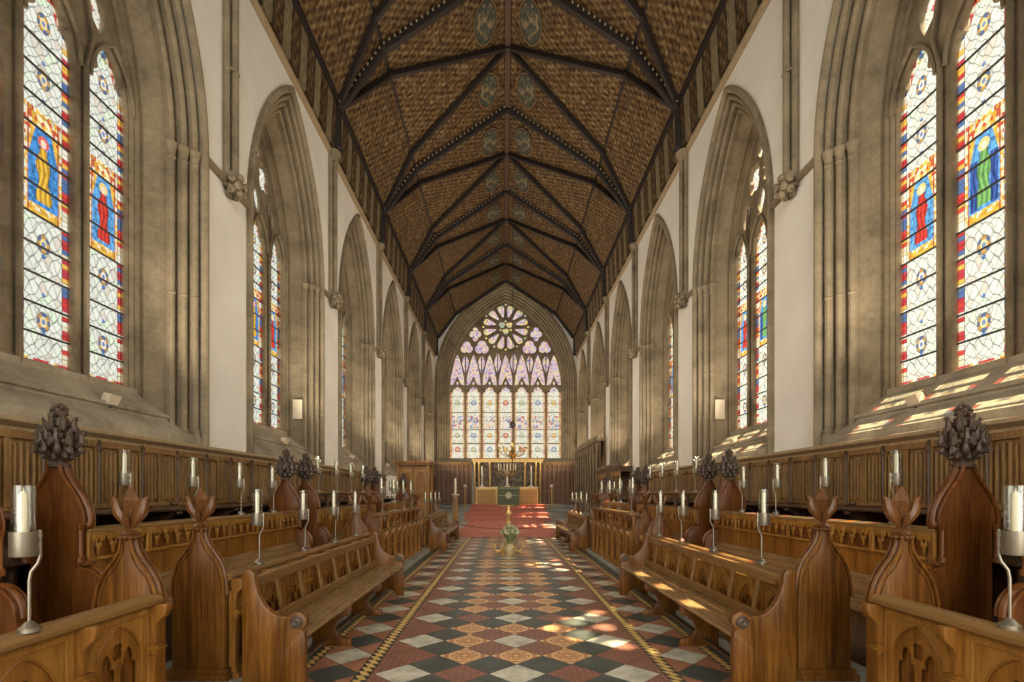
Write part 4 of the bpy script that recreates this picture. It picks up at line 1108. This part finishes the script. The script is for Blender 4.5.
def candlestick(x, y, z, label, group, h=1.1, ch=.55):
    r = thing('altar_candlestick', label, 'candlestick', (x, y, z), group)
    m = MB(); m.lathe([(.19, 0), (.19, .03), (.10, .10), (.04, .18), (.035, .3), (.07, .36), (.035, .42), (.03, h*.6), (.06, h*.66), (.03, h*.72), (.03, h-.05), (.11, h)], n=12); part('stick', m, 'white_metal', r)
    m = MB(); m.lathe([(.045, h), (.045, h+ch), (.01, h+ch+.02)], n=10); part('candle', m, 'candle', r)
candlestick(-1.6, 34.7, 2.012, 'tall silver altar candlestick standing left of the altar centre', 'altar candlesticks', .85, .55)
candlestick(1.72, 34.7, 2.012, 'tall silver altar candlestick standing right of the altar centre', 'altar candlesticks', .85, .55)
r = thing('candelabrum', 'many-branched candelabrum with white candles on the centre of the altar', 'candelabrum', (.1, 34.6, 2.012))
m = MB(); m.lathe([(.2, 0), (.2, .04), (.09, .12), (.04, .3), (.035, .8), (.12, .95), (.25, 1.0), (.05, 1.1), (.04, 1.5)], n=12); part('stem', m, 'white_metal', r)
for q in range(12):
    a = 2*PI*q/12; rr_ = .66 if q % 2 else .42; c_, s2 = math.cos(a)*rr_, math.sin(a)*rr_*.6
    m = MB(); m.tube([(0, 0, .95), (c_*.5, s2*.5, .80), (c_*.9, s2*.9, .95), (c_, s2, 1.12)], .02, 6); m.lathe([(.05, 0), (.05, .02)], (c_, s2, 1.12), 8); part('arm', m, 'gold', r)
    m = MB(); m.lathe([(.03, 0), (.03, .42), (.005, .45)], (c_, s2, 1.14), 8); part('candle', m, 'candle', r)
# reredos
r = thing('reredos', 'gilded reredos with slim columns and dark painted panels behind the altar', 'reredos', (.12, 35.35, .84))
m = MB(); m.box(-2.3, 2.3, .06, .18, 0, 2.9)
def rered_mat():
    t = NT('painted_panel'); v = t.coords('Object'); n = t.noise(v, 3.2, 6, .75)
    return t.bsdf(t.ramp(n, [(.38, (.035, .028, .022)), (.5, (.12, .085, .05)), (.57, (.24, .18, .11)), (.62, (.05, .06, .07)), (.7, (.30, .2, .10))]), .6)
part('painted_panel', m, rered_mat(), r)
for x in (-2.25, -1.95, -1.2, 1.2, 1.95, 2.25):
    m = MB(); m.lathe([(.09, 0), (.09, .12), (.06, .16), (.06, 2.7), (.09, 2.76), (.09, 2.9)], (x, 0, 0), 10)
    part('column', m, 'gold', r)
m = MB(); m.box(-2.42, 2.42, -.12, .2, 2.88, 3.02); m.box(-2.48, 2.48, -.16, .2, 3.02, 3.1)
for i in range(18): m.lathe([(.05, 3.1), (.07, 3.15), (.01, 3.22)], (-2.35+i*.2765, -.08, 0), 6)
part('cornice', m, 'gold', r)
# dark panelling of the east wall
for s_ in (-1, 1):
    x0, x1 = (2.38, 4.95); r = side_root('east_panelling', 'dark oak panelling on the east wall %s of the altar' % SIDE[s_], 'wall panelling', 0, 35.6, .84, s_, 'dark panelling beside the altar')
    m = MB(); m.box(-x1, -x0, .1, .18, 0, 2.7)
    part('backing', m, 'east_wood', r)
    m = MB(); n = 8; p = (x1-x0)/n
    for i in range(n+1): m.box(-x1+i*p-.045, -x1+i*p+.045, .03, .1, 0, 2.7)
    for z in (.9, 2.35): m.box(-x1, -x0, .07, .1, z, z+.08)
    part('framing', m, plain('dark_oak_frame%d' % (s_+1), (.24, .125, .06), .45, 0, .3), r)
    m = MB(); m.box(-x1, -x0, -.02, .16, 2.7, 2.82); m.box(-x1, -x0, -.06, .16, 2.82, 2.92); part('cornice', m, 'panel_wood', r)
    # returns along the side walls
    r = side_root('sanctuary_panelling', 'dark panelling on the %s side wall of the sanctuary' % SIDE[s_], 'wall panelling', 4.95, 28.2 if s_ < 0 else 33.9, .5, s_, 'sanctuary side panelling')
    L = 7.3 if s_ < 0 else 1.6
    m = MB(); m.box(0, .06, 0, L, -.1, 2.1)
    part('backing', m, 'dark_wood', r)
    m = MB()
    for i in range(int(L/.6)+1): m.box(.06, .1, i*.6-.03 if i else 0, i*.6+.03, 0, 2.1)
    m.box(0, .14, 0, L, 2.1, 2.22); part('framing', m, 'panel_wood', r)
# brass standards by the steps
for x, lb in ((-2.5, 'left'), (2.8, 'right')):
    r = thing('brass_standard', 'slim brass candle standard on the chancel steps, %s of the altar' % lb, 'candle stand', (x, 31.2, .67), 'brass standards beside the altar'); r.location.z = .502
    m = MB(); m.lathe([(.26, 0), (.26, .03), (.08, .09), (.035, .14), (.035, 1.35), (.06, 1.38), (.035, 1.41), (.09, 1.46)], n=12); part('stand', m, 'brass', r)
    m = MB(); m.lathe([(.09, 1.46), (.11, 1.52), (.06, 1.6), (.01, 1.64)], n=10); part('lamp_bowl', m, 'white_metal', r)
# paschal candle
r = thing('paschal_candle_stand', 'tall pale oak paschal candle stand with thick white candle beside the steps', 'candle stand', (-1.99, 19.7, .165))
m = MB()
for a in range(4):
    dx, dy = (.07 if a % 2 else -.07), (.07 if a > 1 else -.07)
    m.beam((dx*1.4, dy*1.4, 0), (dx*.8, dy*.8, 1.28), .045, .045, (0, 1, 0))
m.box(-.05, .05, -.05, .05, 0, 1.28); m.box(-.11, .11, -.11, .11, 0, .06)
part('post', m, 'oak_light', r, .004)
m = MB(); m.lathe([(.04, 1.26), (.06, 1.3), (.16, 1.36), (.17, 1.39), (.03, 1.40), (.05, 1.46)], n=16); part('drip_pan', m, 'white_metal', r)
m = MB(); m.lathe([(.038, 1.45), (.038, 1.98), (.01, 2.0)], n=12); part('candle', m, 'candle', r)
# rope
m = MB(); pts = [(-1.95+i*.1*2.05/1.05, 18.5, .50-.20*(1-((i-10)/10)**2)) for i in range(21)]
m.tube(pts, .012, 6); o = part('barrier_rope', m, plain('dark_rope', (.16, .05, .035), .8)); tag(o, 'thin dark rope sagging across the foot of the carpeted steps', 'rope')
for x, lb in ((-1.95, 'left'), (2.0, 'right')):
    r = thing('rope_post', 'slim brass post holding the %s end of the barrier rope' % lb, 'rope post', (x, 18.5, 0), 'posts of the barrier rope')
    m = MB(); m.lathe([(.07, 0), (.07, .02), (.016, .05), (.016, .5), (.03, .52), (.01, .55)], n=10); part('post', m, 'brass', r)
# hanging chandelier with counterweight ball
r = thing('chandelier', 'brass chandelier with curved arms hanging before the altar window', 'chandelier', (.28, 24, 3.35))
m = MB(); m.lathe([(.01, -.32), (.06, -.27), (.03, -.2), (.12, -.08), (.2, .08), (.14, .22), (.05, .3), (.07, .36), (.04, .42), (.04, .6), (.08, .66), (.02, .72)], n=16); part('body', m, 'brass', r)
for q in range(10):
    a = 2*PI*q/10+.2; c_, s2 = math.cos(a), math.sin(a)
    m = MB(); m.tube([(c_*.1, s2*.1, .1), (c_*.3, s2*.3, -.05), (c_*.5, s2*.5, .05), (c_*.62, s2*.62, .22), (c_*.66, s2*.66, .34)], .018, 6); m.lathe([(.06, 0), (.07, .03), (.03, .05)], (c_*.66, s2*.66, .34), 8); part('arm', m, 'brass', r)
    m = MB(); m.lathe([(.02, 0), (.02, .15), (.004, .17)], (c_*.66, s2*.66, .39), 8); part('candle', m, 'candle', r)
m = MB(); m.lathe([(.012, .7), (.012, 13.0)], n=6); part('chain', m, 'iron', r)
m = MB(); m.lathe([(.02, 1.28), (.1, 1.32), (.15, 1.42), (.15, 1.48), (.1, 1.58), (.02, 1.62)], n=14); part('counterweight', m, 'iron', r)
# lectern
r = thing('lectern', 'brass lectern with green emblem cloth on a slender gilt column in the aisle', 'lectern', (.0, 13.65, 0))
m = MB(); m.lathe([(.1, .0), (.1, .30), (.06, .34), (.045, .4), (.06, .5), (.04, .56), (.04, .72), (.075, .76), (.075, .8), (.04, .84), (.04, .98), (.08, 1.04), (.06, 1.1), (.035, 1.16), (.05, 1.27)], n=14); part('column', m, 'gold', r)
for q in range(6):
    a = PI*q/3; c_, s2 = math.cos(a), math.sin(a)
    m = MB(); m.tube([(c_*.06, s2*.06, .14), (c_*.2, s2*.2, .06), (c_*.3, s2*.3, .05), (c_*.37, s2*.37, .10), (c_*.38, s2*.38, .2), (c_*.33, s2*.33, .24)], [.04, .035, .03, .035, .03, .015], 8); m.lathe([(.045, .0), (.04, .04), (.02, .06)], (c_*.3, s2*.3, 0), 8); part('scroll_foot', m, 'gold', r)
m = MB(); m.xf = lambda p: (p[0], p[1]-(p[2]-1.5)*.35, p[2])
m.box(-.29, .29, -.03, -.005, 1.27, 1.76); part('hanging_cloth', m, 'green', r, .004)
m = MB(); m.xf = lambda p: (p[0], p[1]-(p[2]-1.5)*.35, p[2])
m.box(-.30, .30, -.005, .04, 1.25, 1.77); m.box(-.3, .3, -.08, .0, 1.25, 1.275); part('book_rest', m, 'brass', r, .005)
m = MB(); m.xf = lambda p: (p[0], p[1]-(p[2]-1.5)*.35, p[2])
m.lathe([(.085, -.045), (.085, -.03)], (0, 0, 1.535), 24, ax='y'); m.lathe([(.06, -.052), (.06, -.04)], (0, 0, 1.535), 16, ax='y')
m.box(-.29, .29, -.036, -.029, 1.53, 1.54); m.box(-.29, .29, -.036, -.029, 1.72, 1.735); part('gold_emblem', m, 'emblem', r)
r = thing('flower_arrangement', 'cream and green flower arrangement in a glazed pot at the foot of the lectern', 'flowers', (.03, 13.12, 0))
m = MB(); m.lathe([(.08, 0), (.12, .06), (.13, .16), (.10, .26), (.075, .29), (.09, .31)], n=16); part('pot', m, 'pot', r)
rd = random.Random(3); m = MB(); m2 = MB()
for i in range(90):
    a = rd.random()*2*PI; t = rd.random()**.6; h = .34+rd.random()*.42*(1.15-t); rr_ = t*.26
    e_ = Vector((math.cos(a)*rr_, math.sin(a)*rr_, .3+h*.75)); b = Vector((math.cos(a)*.04, math.sin(a)*.04, .29))
    if i % 3: 
        mid = (b+e_)/2+Vector((0, 0, .06)); m.tube([b, mid, e_, e_+Vector((math.cos(a)*.05, math.sin(a)*.05, -.03))], [.004, .012, .028, .003], 5, flat=.35)
    else:
        m.tube([b, (b+e_)/2, e_], .004, 4); bm = bmesh.new(); bmesh.ops.create_icosphere(bm, subdivisions=1, radius=.035+rd.random()*.02); m2.add([v.co+e_ for v in bm.verts], [tuple(v.index for v in f.verts) for f in bm.faces]); bm.free()
part('foliage', m, 'leaf', r); part('blossom', m2, 'cream_flower', r)
# pulpit / canopied seat on the left
r = side_root('oak_canopied_stall', 'tall pale oak canopied cupboard standing at the left wall before the sanctuary', 'cupboard', 3.45, 18.75, .165, -1)
m = MB()
for x in (-.55, .55):
    for y in (0, .95): m.box(x-.04, x+.04, y-.04, y+.04, 0, 2.45)
part('post', m, 'oak_light', r, .006)
m = MB(); m.box(-.51, .51, -.01, .02, .0, 2.4); m.box(-.53, -.50, 0, .95, 0, 2.4); m.box(.50, .53, 0, .95, 0, 2.4); part('side_panel', m, 'oak', r)
m = MB(); 
for zc in ((.1, 1.1), (1.25, 2.3)):
    for xc in (-.25, .25): m.plate([(xc-.22, zc[0]), (xc+.22, zc[0]), (xc+.22, zc[1]), (xc-.22, zc[1])], [lancet(xc, .16, zc[0]+.08, zc[1]-.4, .28)], .03, .006, lambda u, v, w: (u, -.03+w, v))
part('carved_panel', m, 'oak_light', r)
m = MB(); m.box(-.64, .64, -.1, 1.05, 2.45, 2.52); m.box(-.7, .7, -.16, 1.1, 2.52, 2.6); part('cornice', m, 'oak', r, .01)
# right side: dark canopied stalls and carved stone sedilia
r = side_root('canopied_stalls', 'dark carved oak canopied stalls on the right wall before the sanctuary', 'stalls', 4.95, 20.3, .165, 1)
m = MB(); m.box(0, .06, 0, 4.9, 0, 2.4); part('backing', m, 'dark_wood', r)
m = MB(); m.box(0, .5, -.02, 4.92, 2.3, 2.42); m.box(0, .55, -.05, 4.95, 2.42, 2.5)
for i in range(25): m.lathe([(.03, 2.5), (.05, 2.56), (.01, 2.68)], (.5, i*.2+.05, 0), 6)
part('canopy', m, 'dark_wood', r)
m = MB(); m.plate([(0, 1.3), (4.9, 1.3), (4.9, 2.3), (0, 2.3)], [cusped(.35+i*.7, .29, 1.35, 1.75, .42) for i in range(7)], .04, .006, lambda u, v, w: (.46+w, u, v)); part('arcade', m, 'panel_wood', r)
for i in range(8):
    m = MB(); m.lathe([(.04, 0), (.04, .1), (.025, .14), (.025, 1.25), (.04, 1.32)], (.46, min(max(i*.7, .03), 4.87), 0), 8); part('column', m, 'dark_wood', r)
m = MB(); m.box(.05, .46, 0, 4.9, .42, .47); part('seat', m, 'dark_wood', r)
r = side_root('sedilia', 'tall carved stone sedilia screen with pinnacled niches on the right sanctuary wall', 'stone screen', 4.98, 25.6, .165, 1)
m = MB(); L = 7.9; hs = [cusped((i+.5)*L/9, .33, .9, 2.9, .6) for i in range(9)] + [foil((i+.5)*L/9, 3.72, .14, 4, .35, PI/4) for i in range(9)]
m.plate([(0, 0), (L, 0), (L, 4.05), (0, 4.05)], hs, .08, .012, lambda u, v, w: (.30+w, u, v)); part('arcade', m, 'sedilia', r)
m = MB(); m.box(0, .06, 0, L, 0, 4.05); part('backing', m, 'panel_wood', r)  # dark backing, niche shade put into the colour
m = MB(); m.box(0, .46, -.04, L+.04, 4.05, 4.13); m.box(0, .5, -.08, L+.08, 4.13, 4.2)
for i in range(30): m.lathe([(.05, 4.2), (.07, 4.26), (.01, 4.36)], (.44, i*L/29, 0), 6)
part('cresting', m, 'mould', r)
for i in range(10):
    m = MB(); y = i*L/9; m.lathe([(.07, 0), (.07, .3), (.04, .36), (.055, 2.9), (.08, 3.0), (.06, 3.6), (.1, 3.7), (.02, 4.0)], (.46, min(max(y, .06), L-.06), 0), 8); part('pinnacle_shaft', m, 'mould', r)

# ------------------------------------------------------------------ light, camera
w = bpy.data.worlds.new('World'); S.world = w; w.use_nodes = True
bg = w.node_tree.nodes['Background']; bg.inputs[0].default_value = (1.0, .965, .89, 1); bg.inputs[1].default_value = WORLD
def sun(name, frm, energy, angle, col):
    l = bpy.data.lights.new(name, 'SUN'); l.energy = energy; l.angle = R(angle); l.color = col
    o = bpy.data.objects.new(name, l); C.objects.link(o); o.rotation_euler = Vector(frm).to_track_quat('Z', 'Y').to_euler(); return o
sun('sun', (.565, .03, 1.0), SUNE, .8, (1, .84, .6))
for s_, c in FL:
    l = bpy.data.lights.new('sill_fill_spot', 'SPOT'); l.energy = SPOT*(1.5 if c > 30 else 1+.1*max(0, (c-15)/5)); l.color = (1, .87, .68); l.spot_size = R(150); l.spot_blend = 1; l.shadow_soft_size = .12  # fill spots added at the unlit sill boxes to brighten the room
    o = bpy.data.objects.new('sill_fill_spot', l); C.objects.link(o); o.location = (s_*5.12, c+.38, 2.93); o.rotation_euler = Vector((s_*.75, 0, -1)).to_track_quat('Z', 'Y').to_euler()
# extra soft sky fill through the windows on either side, added to lift the interior
sun('sky_fill_right', (1, .0, .45), SKY, 70, (1, .95, .86)); sun('sky_fill_left', (-1, .0, .45), SKY, 70, (1, .95, .86))
sun('fill_open_end', (0, -1, .14), OPEN, 50, (1, .95, .86))  # added fill from behind the camera, where the end wall is left out
cam = bpy.data.cameras.new('camera'); co_ = bpy.data.objects.new('camera', cam); C.objects.link(co_)
cam.sensor_width = 36; cam.lens = 18; cam.shift_x = (512-504)/1024; cam.shift_y = (493-341)/1024
co_.location = (-.12, 0, 1.6); co_.rotation_euler = (R(90), 0, 0); cam.clip_start = .05; cam.clip_end = 200
S.camera = co_
S.view_settings.view_transform = 'Standard'; S.view_settings.look = 'None'; S.view_settings.gamma = 1; S.view_settings.use_curve_mapping = False
S.view_settings.exposure = EXPO
S.cycles.use_denoising = True; S.cycles.max_bounces = 10; S.cycles.diffuse_bounces = 6; S.cycles.transparent_max_bounces = 12; S.cycles.glossy_bounces = 3
S.cycles.caustics_reflective = False; S.cycles.caustics_refractive = False; S.cycles.sample_clamp_indirect = 6
